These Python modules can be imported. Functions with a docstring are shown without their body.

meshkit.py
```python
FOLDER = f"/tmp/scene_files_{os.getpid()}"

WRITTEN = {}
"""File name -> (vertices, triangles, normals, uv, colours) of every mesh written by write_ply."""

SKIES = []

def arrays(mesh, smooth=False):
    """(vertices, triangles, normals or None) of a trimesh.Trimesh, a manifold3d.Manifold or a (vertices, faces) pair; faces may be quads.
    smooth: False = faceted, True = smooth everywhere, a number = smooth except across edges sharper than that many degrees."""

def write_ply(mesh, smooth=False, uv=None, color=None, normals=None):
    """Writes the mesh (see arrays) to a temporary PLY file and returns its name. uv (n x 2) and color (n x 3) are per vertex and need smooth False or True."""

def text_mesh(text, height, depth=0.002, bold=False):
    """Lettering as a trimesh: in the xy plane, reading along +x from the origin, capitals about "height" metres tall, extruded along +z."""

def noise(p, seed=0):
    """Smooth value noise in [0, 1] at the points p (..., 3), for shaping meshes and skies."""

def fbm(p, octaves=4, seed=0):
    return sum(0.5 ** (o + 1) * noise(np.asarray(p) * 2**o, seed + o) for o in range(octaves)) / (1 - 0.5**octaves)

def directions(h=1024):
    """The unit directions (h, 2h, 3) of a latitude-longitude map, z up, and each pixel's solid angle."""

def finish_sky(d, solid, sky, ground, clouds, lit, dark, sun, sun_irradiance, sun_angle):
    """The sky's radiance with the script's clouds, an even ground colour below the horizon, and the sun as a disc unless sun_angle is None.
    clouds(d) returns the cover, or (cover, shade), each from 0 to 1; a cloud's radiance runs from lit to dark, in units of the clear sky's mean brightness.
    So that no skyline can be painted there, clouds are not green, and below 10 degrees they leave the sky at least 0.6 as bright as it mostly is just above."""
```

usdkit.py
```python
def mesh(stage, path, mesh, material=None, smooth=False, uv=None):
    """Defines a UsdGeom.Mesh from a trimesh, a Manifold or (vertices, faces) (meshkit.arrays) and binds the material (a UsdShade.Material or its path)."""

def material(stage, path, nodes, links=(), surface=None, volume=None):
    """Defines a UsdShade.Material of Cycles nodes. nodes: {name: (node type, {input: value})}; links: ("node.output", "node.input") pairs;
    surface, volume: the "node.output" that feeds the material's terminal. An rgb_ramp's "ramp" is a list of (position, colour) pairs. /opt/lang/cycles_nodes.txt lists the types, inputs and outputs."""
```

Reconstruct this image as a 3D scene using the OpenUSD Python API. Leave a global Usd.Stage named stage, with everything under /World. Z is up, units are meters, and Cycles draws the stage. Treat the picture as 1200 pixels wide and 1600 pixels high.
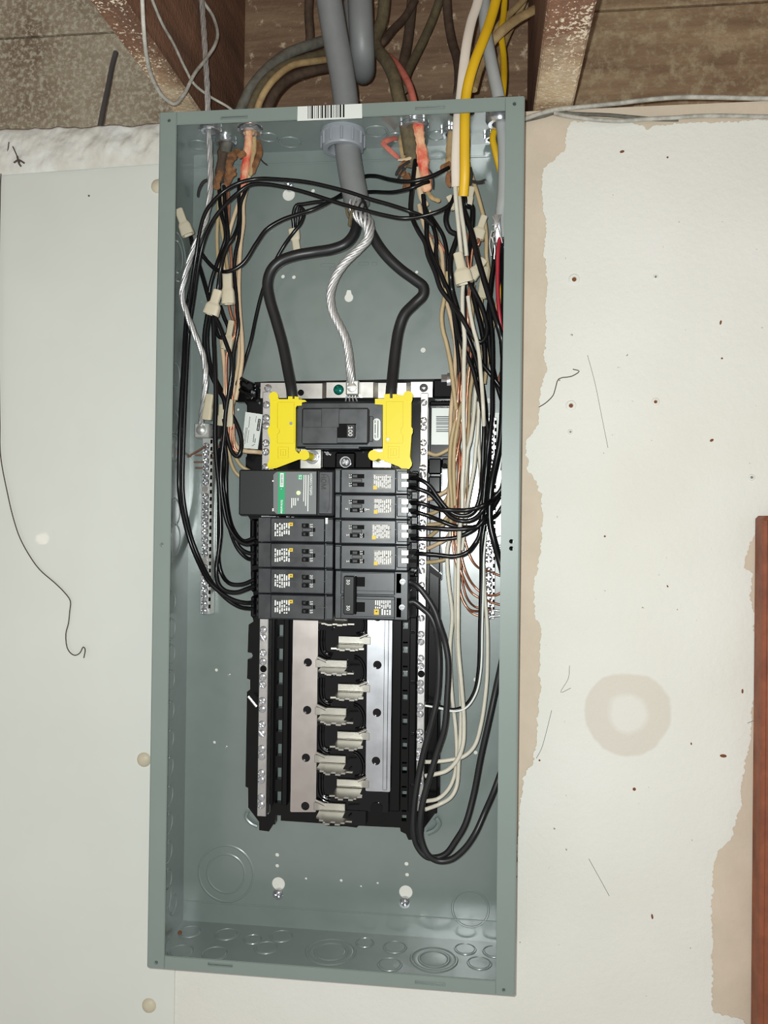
import math, random
import numpy as np, trimesh, manifold3d, usdkit, meshkit
from shapely.geometry import Polygon, Point, LineString, box as sbox
from shapely.ops import unary_union
from pxr import Usd, UsdGeom, UsdLux, UsdShade, Gf, Sdf

stage = Usd.Stage.CreateInMemory()
UsdGeom.SetStageUpAxis(stage, UsdGeom.Tokens.z)
UsdGeom.SetStageMetersPerUnit(stage, 1.0)
UsdGeom.Xform.Define(stage, '/World')
rng = random.Random(7)

# ------------------------------------------------------------------ camera (wall face is y=0, the room is on the -y side)
FPX = 1288.85
CAM = np.array([.1426, -.8947, .0228])
YAW, PITCH, ROLL = -.1143, .0079, .0124
cy, sy, cp, sp, cr, sr = math.cos(YAW), math.sin(YAW), math.cos(PITCH), math.sin(PITCH), math.cos(ROLL), math.sin(ROLL)
FWD = np.array([sy*cp, cy*cp, sp]); _r = np.array([cy, -sy, 0]); _u = np.cross(_r, FWD)
RGT, UPV = _r*cr + _u*sr, -_r*sr + _u*cr
cam = UsdGeom.Camera.Define(stage, '/World/camera')
cam.CreateHorizontalApertureAttr(36.0); cam.CreateVerticalApertureAttr(48.0)
cam.CreateFocalLengthAttr(FPX/1200*36.0); cam.CreateClippingRangeAttr(Gf.Vec2f(.02, 100))
M4 = Gf.Matrix4d(*[float(x) for x in (*RGT, 0, *UPV, 0, *(-FWD), 0, *CAM, 1)])
cam.AddTransformOp().Set(M4)
cam.CreateExposureAttr(0.0)

# ------------------------------------------------------------------ light: the phone's own lamp beside its lens, a dim room
def sphere_light(name, pos, radius, intensity, color):
    l = UsdLux.SphereLight.Define(stage, '/World/' + name)
    l.CreateRadiusAttr(radius); l.CreateIntensityAttr(intensity); l.CreateColorAttr(Gf.Vec3f(*color))
    l.AddTranslateOp().Set(Gf.Vec3d(*[float(x) for x in pos])); return l
sphere_light('phone_lamp', CAM - .013*RGT + .012*UPV - .004*FWD, .004, 39500.0, (.94, 1.0, .99))
sphere_light('room_bulb', (-1.32, -1.75, -.06), .02, 26.0, (1.0, .86, .68))
dome = UsdLux.DomeLight.Define(stage, '/World/room_glow'); dome.CreateIntensityAttr(.14); dome.CreateColorAttr(Gf.Vec3f(1.0, .94, .885))

# ------------------------------------------------------------------ pixel <-> place
def ray(px, py):
    d = FWD + RGT*((px - 600)/FPX) - UPV*((py - 800)/FPX); return d
def P(px, py, t):                                   # the point seen at a pixel that stands t metres in front of the wall
    d = ray(px, py); return CAM + d*((-t - CAM[1])/d[1])
def PX(px, py, x):
    d = ray(px, py); return CAM + d*((x - CAM[0])/d[0])
def PZ(px, py, z):
    d = ray(px, py); return CAM + d*((z - CAM[2])/d[2])
def MPP(t):                                         # metres per pixel at depth t
    return (-t - CAM[1])/FPX
def R(x0, y0, x1, y1, t):                           # upright rectangle -> xa, xb, za, zb
    mx, my = (x0 + x1)/2, (y0 + y1)/2
    return P(x0, my, t)[0], P(x1, my, t)[0], P(mx, y1, t)[2], P(mx, y0, t)[2]
def Z(ox, oy, s, pts):                              # points read in an enlarged crop -> photograph pixels
    return [(ox + a/s, oy + b/s) for a, b in pts]

# ------------------------------------------------------------------ prims
used = {}
def numbered(parent, name):
    k = (parent, name); n = used.get(k, -1) + 1; used[k] = n
    return name if n == 0 else f'{name}_{n:03d}'
def tag(prim, label=None, cat=None, group=None, kind=None):
    for k, v in (('label', label), ('category', cat), ('group', group), ('kind', kind)):
        if v: prim.SetCustomDataByKey(k, v)
    return prim
def thing(name, label, cat, group=None, kind=None):
    p = UsdGeom.Xform.Define(stage, '/World/' + numbered('/World', name)).GetPrim()
    return tag(p, label, cat, group, kind)
def obj(name, m, mat, parent=None, label=None, smooth=30, kind=None, cat=None, group=None):
    pp = str(parent.GetPath()) if parent else '/World'
    if isinstance(m, list): m = cat_mesh(m)
    o = usdkit.mesh(stage, pp + '/' + numbered(pp, name), m, MAT[mat], smooth=smooth).GetPrim()
    return tag(o, label, cat, group, kind)

# ------------------------------------------------------------------ shapes
def cat_mesh(ms):
    return trimesh.util.concatenate([to_tm(m) for m in ms])
def to_tm(m):
    if hasattr(m, 'to_mesh'):
        q = m.to_mesh(); return trimesh.Trimesh(q.vert_properties[:, :3], q.tri_verts, process=False)
    if isinstance(m, tuple): return trimesh.Trimesh(*m, process=False)
    return m
def bx(xa, xb, za, zb, t0, t1, bev=0.0):            # box standing from t0 to t1 in front of the wall
    if xa > xb: xa, xb = xb, xa
    if za > zb: za, zb = zb, za
    lo, hi = np.array([xa, -max(t0, t1), za]), np.array([xb, -min(t0, t1), zb])
    b = min(bev, .45*float((hi - lo).min()))
    if b <= 1e-6:
        m = trimesh.creation.box(extents=hi - lo); m.apply_translation((lo + hi)/2); return m
    pts = []
    for sx in (0, 1):
        for sy_ in (0, 1):
            for sz in (0, 1):
                c = np.where([sx, sy_, sz], hi, lo); s = np.where([sx, sy_, sz], -1, 1)*b
                for k in range(3):
                    q = c + s; q[k] = c[k]; pts.append(q)
    return trimesh.Trimesh(pts).convex_hull
def bpx(x0, y0, x1, y1, t0, t1, bev=0.0):
    return bx(*R(x0, y0, x1, y1, t1), t0, t1, bev)
def flat(poly, t0, t1):                             # a shapely shape in (x, z) stood up between t0 and t1
    ms = []
    for g in getattr(poly, 'geoms', [poly]):
        if g.is_empty or g.area < 1e-9: continue
        m = trimesh.creation.extrude_polygon(g, abs(t1 - t0), engine='earcut')
        v = m.vertices; m = trimesh.Trimesh(np.stack([v[:, 0], -min(t0, t1) - v[:, 2], v[:, 1]], 1), m.faces, process=False)
        ms.append(m)
    return trimesh.util.concatenate(ms)
def spoly(pts, t):
    return Polygon([(P(a, b, t)[0], P(a, b, t)[2]) for a, b in pts]).buffer(0)
def prism(pts, t0, t1, bev=0.0):
    g = spoly(pts, t1)
    if bev: return cat_mesh([flat(g, t0, t1 - bev), bevel_top(g, t1 - bev, t1, bev)])
    return flat(g, t0, t1)
def bevel_top(g, t0, t1, b):
    inner = g.buffer(-b*.999, join_style=2)
    mc = manifold3d.CrossSection([np.array(p.exterior.coords)[:-1] for p in getattr(g, 'geoms', [g])])
    return flat(inner, t0, t1)
def oriented(m, a, zdir):                           # put a mesh modelled along +z at a, pointing along zdir
    zdir = np.asarray(zdir, float); zdir /= np.linalg.norm(zdir)
    T = trimesh.geometry.align_vectors([0, 0, 1], zdir); m = m.copy(); m.apply_transform(T); m.apply_translation(a); return m
def cyl(a, b, r, sides=20, r2=None):
    a, b = np.asarray(a, float), np.asarray(b, float); L = np.linalg.norm(b - a)
    m = manifold3d.Manifold.cylinder(L, r, r2 if r2 is not None else r, sides)
    return oriented(to_tm(m), a, b - a)
def disc(c, r, t0, t1, sides=24, r2=None):          # a round piece facing the room
    return cyl((c[0], -t0, c[2]), (c[0], -t1, c[2]), r, sides, r2)
def dpx(px, py, rp, t0, t1, sides=24, r2=None):
    c = P(px, py, t1); k = MPP(t1); return disc(c, rp*k, t0, t1, sides, r2*k if r2 is not None else None)
def lathe(prof, sides=24):
    m = trimesh.creation.revolve(np.array(prof, float), sections=sides); return m
def spline(pts, step=.004):
    p = np.asarray(pts, float)
    if len(p) < 3:
        n = max(2, int(np.linalg.norm(p[-1] - p[0])/step)); return p[0] + (p[-1] - p[0])*np.linspace(0, 1, n)[:, None]
    q = np.vstack([2*p[0] - p[1], p, 2*p[-1] - p[-2]]); out = []
    for i in range(1, len(q) - 2):
        a, b, c, d = q[i-1:i+3]
        t1 = np.linalg.norm(b-a)**.5 + 1e-6; t2 = t1 + np.linalg.norm(c-b)**.5 + 1e-6; t3 = t2 + np.linalg.norm(d-c)**.5 + 1e-6
        n = max(3, int(np.linalg.norm(c-b)/step))
        for t in np.linspace(t1, t2, n, endpoint=False):
            A1 = (t1-t)/t1*a + t/t1*b; A2 = (t2-t)/(t2-t1)*b + (t-t1)/(t2-t1)*c; A3 = (t3-t)/(t3-t2)*c + (t-t2)/(t3-t2)*d
            B1 = (t2-t)/t2*A1 + t/t2*A2; B2 = (t3-t)/(t3-t1)*A2 + (t-t1)/(t3-t1)*A3
            out.append((t2-t)/(t2-t1)*B1 + (t-t1)/(t2-t1)*B2)
    out.append(p[-1]); return np.array(out)
def frames(c):
    T = np.gradient(c, axis=0); T /= np.linalg.norm(T, axis=1, keepdims=True) + 1e-12
    u = np.cross(T[0], [0, 1, 0]); 
    if np.linalg.norm(u) < .1: u = np.cross(T[0], [1, 0, 0])
    U = []
    for k in range(len(c)):
        u = u - T[k]*(u @ T[k]); u /= np.linalg.norm(u) + 1e-12; U.append(u)
    U = np.array(U); return T, U, np.cross(T, U)
def tube(c, r, sides=8, flatten=1.0, cap=True):     # flatten<1: thinner towards the viewer
    c = np.asarray(c, float); T, U, V = frames(c); r = np.broadcast_to(r, (len(c),))
    a = np.arange(sides)*2*math.pi/sides
    ring = np.cos(a)[None, :, None]*U[:, None] + flatten*np.sin(a)[None, :, None]*V[:, None]
    v = (c[:, None] + r[:, None, None]*ring).reshape(-1, 3); n = len(c)
    i, j = np.meshgrid(np.arange(n-1), np.arange(sides), indexing='ij'); i, j = i.ravel(), j.ravel()
    q = np.stack([i*sides+j, i*sides+(j+1) % sides, (i+1)*sides+(j+1) % sides, (i+1)*sides+j], -1)
    f = np.vstack([q[:, [0, 1, 2]], q[:, [0, 2, 3]]])
    if cap:
        v = np.vstack([v, c[:1], c[-1:]]); k = n*sides; j = np.arange(sides)
        f = np.vstack([f, np.stack([np.full(sides, k), (j+1) % sides, j], 1), np.stack([np.full(sides, k+1), (n-1)*sides+j, (n-1)*sides+(j+1) % sides], 1)])
    return trimesh.Trimesh(v, f[:, ::-1], process=False)
def W3(pts, t=None):                                # (px, py, t) list, or (px, py) list at one t, -> points
    out, last = [], t
    for q in pts:
        if len(q) > 2: last = q[2]
        elif t is not None: last = t
        out.append(P(q[0], q[1], .045 if last is None else last))
    return out
def wire(pts, rp, t=None, sides=8, step=.004, flatten=1.0):
    c = spline(W3(pts, t), step); tm = -c[:, 1].mean()
    return tube(c, rp*MPP(tm), sides, flatten)
LAID = {'p': [], 'r': [], 'tree': None}
def lay(c, r, floor=True):                          # slide a wire nearer or farther along its lines of sight until it clears what was laid before
    from scipy.spatial import cKDTree
    from scipy.ndimage import gaussian_filter1d
    c = np.asarray(c, float).copy(); r = np.broadcast_to(r, (len(c),)).astype(float); view = c - CAM; view /= np.linalg.norm(view, axis=1, keepdims=True)
    s = np.zeros(len(c))
    if LAID['p']:
        AP, AR = np.vstack(LAID['p']), np.concatenate(LAID['r']); tree = cKDTree(AP)
        for it in range(60):
            p = c + view*s[:, None]; d, idx = tree.query(p, k=6, distance_upper_bound=.02); push = np.zeros(len(c)); any_ = np.zeros(len(c), bool); rel = np.zeros(len(c)); pen_ = np.zeros(len(c))
            for k in range(6):
                ok = np.isfinite(d[:, k]); j = np.where(ok, idx[:, k], 0); need = r + AR[j] + .0003; pen = np.where(ok & (d[:, k] < need), need - d[:, k], 0)
                dep = ((p - AP[j])*view).sum(1); up = pen > pen_; rel = np.where(up, dep, rel); pen_ = np.maximum(pen_, pen); any_ |= pen > 0
            if not any_.any(): break
            near = gaussian_filter1d(any_.astype(float), 3.0, mode='nearest') > .02; st = 0     # one side for each stretch that touches
            while st < len(c):
                if near[st]:
                    en = st
                    while en < len(c) and near[en]: en += 1
                    push[st:en] = np.where(rel[st:en].sum() >= 0, 1.0, -1.0)*pen_[st:en]; st = en
                else: st += 1
            w = gaussian_filter1d(push, 5.0, mode='nearest'); s = np.clip(s + .35*push + 1.2*w, -.022, .018); s = gaussian_filter1d(s, 3.5, mode='nearest')
            if floor: s = np.minimum(s, np.where(c[:, 1] < -.004, (-.0032 - r - c[:, 1])/np.maximum(view[:, 1], .2), s).clip(0, None) + np.minimum(s, 0))
    c = c + view*s[:, None]
    LAID['p'].append(c); LAID['r'].append(r); return c
def wire_laid(pts, rp, sides=8, step=.004, flatten=1.0):
    c = spline(W3(pts), .0022); r = rp*MPP(-c[:, 1].mean()); c = lay(c, r); return tube(c, r, sides, flatten)
def strands(pts, rp, n, turns, srp, t=None, phase=0.0, spread=None, sides=6):
    c = spline(W3(pts, t), .002); lay(c, (rp*1.5)*MPP(-c[:, 1].mean())); T, U, V = frames(c); L = np.concatenate([[0], np.cumsum(np.linalg.norm(np.diff(c, axis=0), axis=1))])
    k = MPP(-c[:, 1].mean()); out = []; s = L/L[-1]
    sp_ = np.interp(s, *zip(*spread)) if spread else np.ones(len(c))
    for i in range(n):
        a = 2*math.pi*(i/n + turns*s) + phase
        out.append(tube(c + (rp*k*sp_)[:, None]*(np.cos(a)[:, None]*U + np.sin(a)[:, None]*V), srp*k, sides))
    return out
_txt = {}
def text(s, hpx, px, py, t, rot=0, depth=.0003, bold=True):   # lettering centred at a pixel, rot in degrees (+ = anticlockwise)
    if s not in _txt: _txt[s] = meshkit.text_mesh(s, 1.0, .01, bold)
    m = _txt[s].copy(); k = hpx*MPP(t); v = m.vertices.copy(); c = (v.min(0) + v.max(0))/2
    v = v - c; a = math.radians(rot); x, y = v[:, 0]*k, v[:, 1]*k
    X, Y = x*math.cos(a) - y*math.sin(a), x*math.sin(a) + y*math.cos(a); o = P(px, py, t)
    w = np.stack([o[0] + X, o[1] - (v[:, 2] > 0)*depth, o[2] + Y], 1)
    return trimesh.Trimesh(w, m.faces, process=False)
def screw_mesh(r, h, slot='slot', ang=0.0):         # pan-head screw along +z, real recess
    b = manifold3d.Manifold.cylinder(h*.35, r*.96, r, 16) + manifold3d.Manifold.cylinder(h*.30, r, r*.88, 16).translate((0, 0, h*.35)) + manifold3d.Manifold.cylinder(h*.22, r*.88, r*.62, 16).translate((0, 0, h*.65)) + manifold3d.Manifold.cylinder(h*.13, r*.62, r*.30, 16).translate((0, 0, h*.87))
    s = manifold3d.Manifold.cube((r*2.4, r*.36, h*1.2), True).translate((0, 0, h*1.02))
    if slot == 'cross': s = manifold3d.Manifold.cube((r*1.4, r*.36, h*1.2), True).translate((0, 0, h*1.0)) + manifold3d.Manifold.cube((r*.36, r*1.4, h*1.2), True).translate((0, 0, h*1.0))
    return to_tm((b - s).rotate((0, 0, ang)))
def screw(px, py, rp, t0, h, slot='cross', ang=None):
    r = rp*MPP(t0 + h); p = P(px, py, t0 + h)
    return oriented(screw_mesh(r, h, slot, rng.uniform(0, 180) if ang is None else ang), (p[0], -t0, p[2]), (0, -1, 0))

# ------------------------------------------------------------------ materials
def lin(r, g, b):
    return tuple(((c/255 + .055)/1.055)**2.4 if c > 10 else c/255/12.92 for c in (r, g, b))
MAT = {}
def mat(name, col, rough=.5, metal=0.0, var=0.0, scale=60.0, bump=0.0, bscale=400.0, col2=None, spec=.5, coat=0.0, rvar=0.0, crough=.03):
    n = {'p': ('principled_bsdf', {'base_color': col, 'roughness': rough, 'metallic': metal, 'specular_ior_level': spec, 'coat_weight': coat, 'coat_roughness': crough})}; l = []
    if var or col2 or bump or rvar: n['g'] = ('geometry', {})
    if var or col2:
        c2 = col2 or tuple(c*(1 - var) for c in col)
        n['n'] = ('noise_texture', {'scale': scale, 'detail': 4.0, 'roughness': .6})
        n['r'] = ('rgb_ramp', {'ramp': [(.32, col), (.68, c2)]})
        l += [('g.position', 'n.vector'), ('n.fac', 'r.fac'), ('r.color', 'p.base_color')]
    if rvar:
        n['n3'] = ('noise_texture', {'scale': scale*1.7, 'detail': 3.0})
        n['m3'] = ('map_range', {'from_min': .3, 'from_max': .7, 'to_min': max(.03, rough - rvar), 'to_max': min(1.0, rough + rvar)})
        l += [('g.position', 'n3.vector'), ('n3.fac', 'm3.value'), ('m3.result', 'p.roughness')]
    if bump:
        n['n2'] = ('noise_texture', {'scale': bscale, 'detail': 4.0, 'roughness': .6})
        n['b'] = ('bump', {'strength': bump, 'distance': .001})
        l += [('g.position', 'n2.vector'), ('n2.fac', 'b.height'), ('b.normal', 'p.normal')]
    MAT[name] = usdkit.material(stage, '/World/Looks/' + name, n, l, surface='p.BSDF')
mat('steel_paint', lin(121, 132, 128), .38, var=.06, scale=25, bump=.25, bscale=14, rvar=.05, spec=.9, coat=.9, crough=.20)
mat('frame_paint', lin(128, 140, 134), .42, var=.04, scale=20, bump=.05, bscale=900)
mat('zinc', (.66, .67, .70), .22, .85, var=.2, scale=300)
mat('tin_plate', (.66, .64, .60), .34, 1.0, var=.08, scale=40, rvar=.03)
mat('bus_dull', (.60, .55, .52), .40, 1.0, var=.12, scale=30, rvar=.03)
mat('bus_bright', (.66, .68, .72), .34, 1.0, var=.12, scale=30, rvar=.03)
mat('bar_metal', (.74, .73, .72), .32, 1.0, var=.10, scale=60, rvar=.03)
mat('bar_pale', (.80, .80, .76), .34, .75, var=.1, scale=100)
mat('aluminium', (.84, .84, .83), .30, .72, var=.2, scale=400)
mat('copper', (.84, .38, .24), .30, .75, var=.25, scale=300)
mat('copper_dull', (.42, .20, .13), .42, .8, var=.3, scale=200)
mat('black_gloss', (.003, .003, .004), .12, spec=.5)
mat('black_base', (.0035, .0035, .004), .22, var=.3, scale=60, spec=.35)
mat('breaker_body', (.019, .022, .026), .36, var=.25, scale=40, rvar=.06, spec=.85)
mat('breaker_dark', (.010, .010, .011), .35)
mat('breaker_slot', (.003, .003, .003), .6, spec=.1)
mat('tin_stab', (.54, .52, .47), .38, 1.0, var=.1, scale=60)
mat('breaker_handle', (.055, .056, .058), .42)
mat('spd_black', (.010, .011, .0125), .42, bump=.08, bscale=1500)
mat('spd_grey', lin(112, 116, 116), .40)
mat('wire_black', (.006, .006, .007), .26, var=.2, scale=90, spec=.4)
mat('rubber_black', (.016, .016, .017), .40, var=.2, scale=60)
mat('wire_white', lin(214, 208, 192), .38, var=.12, scale=70)
mat('wire_cream', lin(212, 186, 152), .48, var=.18, scale=60)
mat('wire_tan', lin(186, 164, 124), .48, var=.18, scale=60)
mat('wire_red', lin(168, 40, 52), .35, var=.1)
mat('cap_plastic', lin(206, 196, 172), .50, var=.08, scale=50)
mat('cap_tan', lin(192, 182, 156), .50, var=.08, scale=50)
mat('yellow_plastic', lin(226, 207, 26), .42, spec=.4)
mat('yellow_jacket', lin(222, 176, 28), .46, var=.08, scale=40)
mat('white_jacket', lin(222, 210, 196), .5, var=.06, scale=40)
mat('grey_pvc', lin(128, 130, 130), .46, var=.12, scale=45, bump=.1, bscale=600)
mat('grey_fitting', lin(150, 154, 160), .42, var=.05)
mat('grey_sheath', lin(164, 166, 164), .5, var=.1, scale=60, bump=.1)
mat('cloth_brown', lin(92, 72, 56), .8, col2=lin(68, 54, 44), scale=120, bump=.5, bscale=1500)
mat('cloth_olive', lin(112, 98, 70), .8, col2=lin(82, 74, 56), scale=120, bump=.5, bscale=1500)
mat('cloth_tan', lin(186, 158, 112), .7, col2=lin(150, 122, 84), scale=80, bump=.3, bscale=1200)
mat('cloth_salmon', lin(196, 112, 96), .7, col2=lin(170, 84, 70), scale=120, bump=.3, bscale=1500)
mat('cloth_grey', lin(112, 110, 100), .7, col2=lin(86, 82, 74), scale=100, bump=.3, bscale=1500)
mat('paper_brown', lin(150, 104, 66), .85, col2=lin(96, 62, 40), scale=160, bump=.6, bscale=900)
mat('red_streak', lin(232, 206, 160), .6, col2=lin(206, 72, 52), scale=48)
mat('label_white', lin(222, 226, 220), .35)
mat('ink', (.015, .015, .015), .5)
mat('ink_grey', lin(120, 124, 124), .5)
mat('print_white', lin(226, 226, 222), .5)
mat('print_tan', lin(176, 170, 156), .5)
mat('label_taupe', lin(142, 140, 132), .5)
mat('green_stripe', lin(30, 160, 104), .4)
mat('green_screw', lin(10, 110, 96), .25, .6)
mat('yellow_mark', lin(226, 190, 40), .45)
mat('fibre_black', (.02, .018, .016), .8)
mat('thread', lin(86, 76, 70), .7)
mat('rust', lin(120, 70, 40), .8)
mat('rod_grey', lin(104, 100, 100), .6)
mat('post_wood', lin(150, 84, 54), .6, col2=lin(112, 60, 40), scale=30, bump=.3, bscale=200)
mat('painted_cable', lin(196, 192, 182), .6, col2=lin(150, 146, 136), scale=90, bump=.5, bscale=700)
mat('strip_grey', lin(150, 154, 156), .5, col2=lin(128, 132, 136), scale=150)
mat('foil_grey', (.6, .6, .6), .4, .8)
MAT['indicator'] = usdkit.material(stage, '/World/Looks/indicator', {'e': ('emission', {'color': (.72, 1.0, .42), 'strength': 1.6})}, surface='e.emission')
# white panel board, plaster, paint, timber
mat('board_white', lin(224, 226, 218), .22, var=.05, scale=6, bump=.02, bscale=30, coat=.15)
mat('plaster_rough', lin(228, 228, 222), .9, col2=lin(206, 200, 188), scale=25, bump=1.0, bscale=120)
mat('bare_plaster', lin(214, 198, 178), .85, col2=lin(203, 188, 168), scale=18, bump=.35, bscale=160)
def speckled(name, stops, scale, sp_col, sp_lo, sp_hi, sp_scale, grain=None, rough=.8, bump=.6, bscale=180, stretch=(1, 1, 1)):
    n = {'g': ('geometry', {}), 'mp': ('mapping', {'scale': stretch}), 'n': ('noise_texture', {'scale': scale, 'detail': 5.0, 'roughness': .65}), 'r': ('rgb_ramp', {'ramp': stops}),
         's': ('noise_texture', {'scale': sp_scale, 'detail': 6.0, 'roughness': .7}), 'sr': ('map_range', {'from_min': sp_lo, 'from_max': sp_hi, 'clamp': True}),
         'm': ('mix', {'color2': sp_col}), 'p': ('principled_bsdf', {'roughness': rough}), 'n2': ('noise_texture', {'scale': bscale, 'detail': 5.0}), 'b': ('bump', {'strength': bump, 'distance': .002})}
    l = [('g.position', 'mp.vector'), ('mp.vector', 'n.vector'), ('n.fac', 'r.fac'), ('g.position', 's.vector'), ('s.fac', 'sr.value'), ('sr.result', 'm.fac'),
         ('r.color', 'm.color1'), ('m.color', 'p.base_color'), ('g.position', 'n2.vector'), ('n2.fac', 'b.height'), ('b.normal', 'p.normal')]
    MAT[name] = usdkit.material(stage, '/World/Looks/' + name, n, l, surface='p.BSDF')
def joist_material():                                # brown timber, specked, turning to plaster-smeared tan towards the wall
    n = {'g': ('geometry', {}), 'sp': ('separate_xyz', {}), 'mp': ('mapping', {'scale': (3, .5, 3)}), 'n': ('noise_texture', {'scale': 14.0, 'detail': 5.0, 'roughness': .65}),
         'r': ('rgb_ramp', {'ramp': [(.3, lin(146, 104, 80)), (.55, lin(118, 84, 64)), (.75, lin(90, 64, 50))]}),
         'n0': ('noise_texture', {'scale': 26.0, 'detail': 5.0, 'roughness': .7}), 'k': ('math', {'math_type': 'multiply_add', 'value2': .20, 'value3': -.10}), 'ya': ('math', {'math_type': 'add'}),
         'yr': ('map_range', {'from_min': -.155, 'from_max': -.045, 'clamp': True}), 'nz': ('separate_xyz', {}), 'dn': ('math', {'math_type': 'multiply', 'value2': -1.0, 'use_clamp': True}), 'yf': ('math', {'math_type': 'multiply'}), 'sf': ('math', {'math_type': 'multiply'}), 'rt': ('rgb_ramp', {'ramp': [(.3, lin(216, 196, 166)), (.6, lin(198, 172, 138)), (.8, lin(168, 128, 96))]}), 'n4': ('noise_texture', {'scale': 40.0, 'detail': 5.0}), 'm1': ('mix', {}),
         's': ('noise_texture', {'scale': 290.0, 'detail': 3.0, 'roughness': .6}), 's2': ('noise_texture', {'scale': 24.0, 'detail': 2.0}), 'sa': ('math', {'math_type': 'multiply_add', 'value2': .40}), 'sr': ('map_range', {'from_min': .765, 'from_max': .825, 'clamp': True}),
         'm2': ('mix', {'color2': lin(228, 212, 188)}), 'p': ('principled_bsdf', {'roughness': .8}), 'nb': ('noise_texture', {'scale': 200.0, 'detail': 4.0}), 'b': ('bump', {'strength': .7, 'distance': .002})}
    l = [('g.position', 'sp.vector'), ('g.position', 'mp.vector'), ('mp.vector', 'n.vector'), ('n.fac', 'r.fac'), ('g.position', 'n0.vector'), ('n0.fac', 'k.value1'), ('sp.y', 'ya.value1'), ('k.value', 'ya.value2'), ('ya.value', 'yr.value'),
         ('g.position', 'n4.vector'), ('n4.fac', 'rt.fac'), ('g.true_normal', 'nz.vector'), ('nz.z', 'dn.value1'), ('yr.result', 'yf.value1'), ('dn.value', 'yf.value2'), ('yf.value', 'm1.fac'), ('r.color', 'm1.color1'), ('rt.color', 'm1.color2'), ('g.position', 's.vector'), ('g.position', 's2.vector'), ('s2.fac', 'sa.value1'), ('s.fac', 'sa.value3'), ('sa.value', 'sr.value'),
         ('sr.result', 'sf.value1'), ('dn.value', 'sf.value2'), ('sf.value', 'm2.fac'), ('m1.color', 'm2.color1'), ('m2.color', 'p.base_color'), ('g.position', 'nb.vector'), ('nb.fac', 'b.height'), ('b.normal', 'p.normal')]
    MAT['joist_wood'] = usdkit.material(stage, '/World/Looks/joist_wood', n, l, surface='p.BSDF')
joist_material()
speckled('rim_wood', [(.3, lin(156, 128, 102)), (.5, lin(128, 102, 80)), (.72, lin(96, 72, 56))], 9, lin(206, 186, 156), .58, .70, 80, stretch=(.6, 3, 5))
speckled('rim_wood_b', [(.3, lin(176, 150, 118)), (.5, lin(148, 122, 94)), (.72, lin(116, 90, 68))], 9, lin(196, 180, 148), .48, .80, 75, stretch=(.6, 3, 4))
speckled('rim_stucco', [(.3, lin(190, 178, 156)), (.5, lin(164, 148, 126)), (.72, lin(106, 80, 62))], 6, lin(208, 200, 180), .47, .61, 150)

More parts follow.
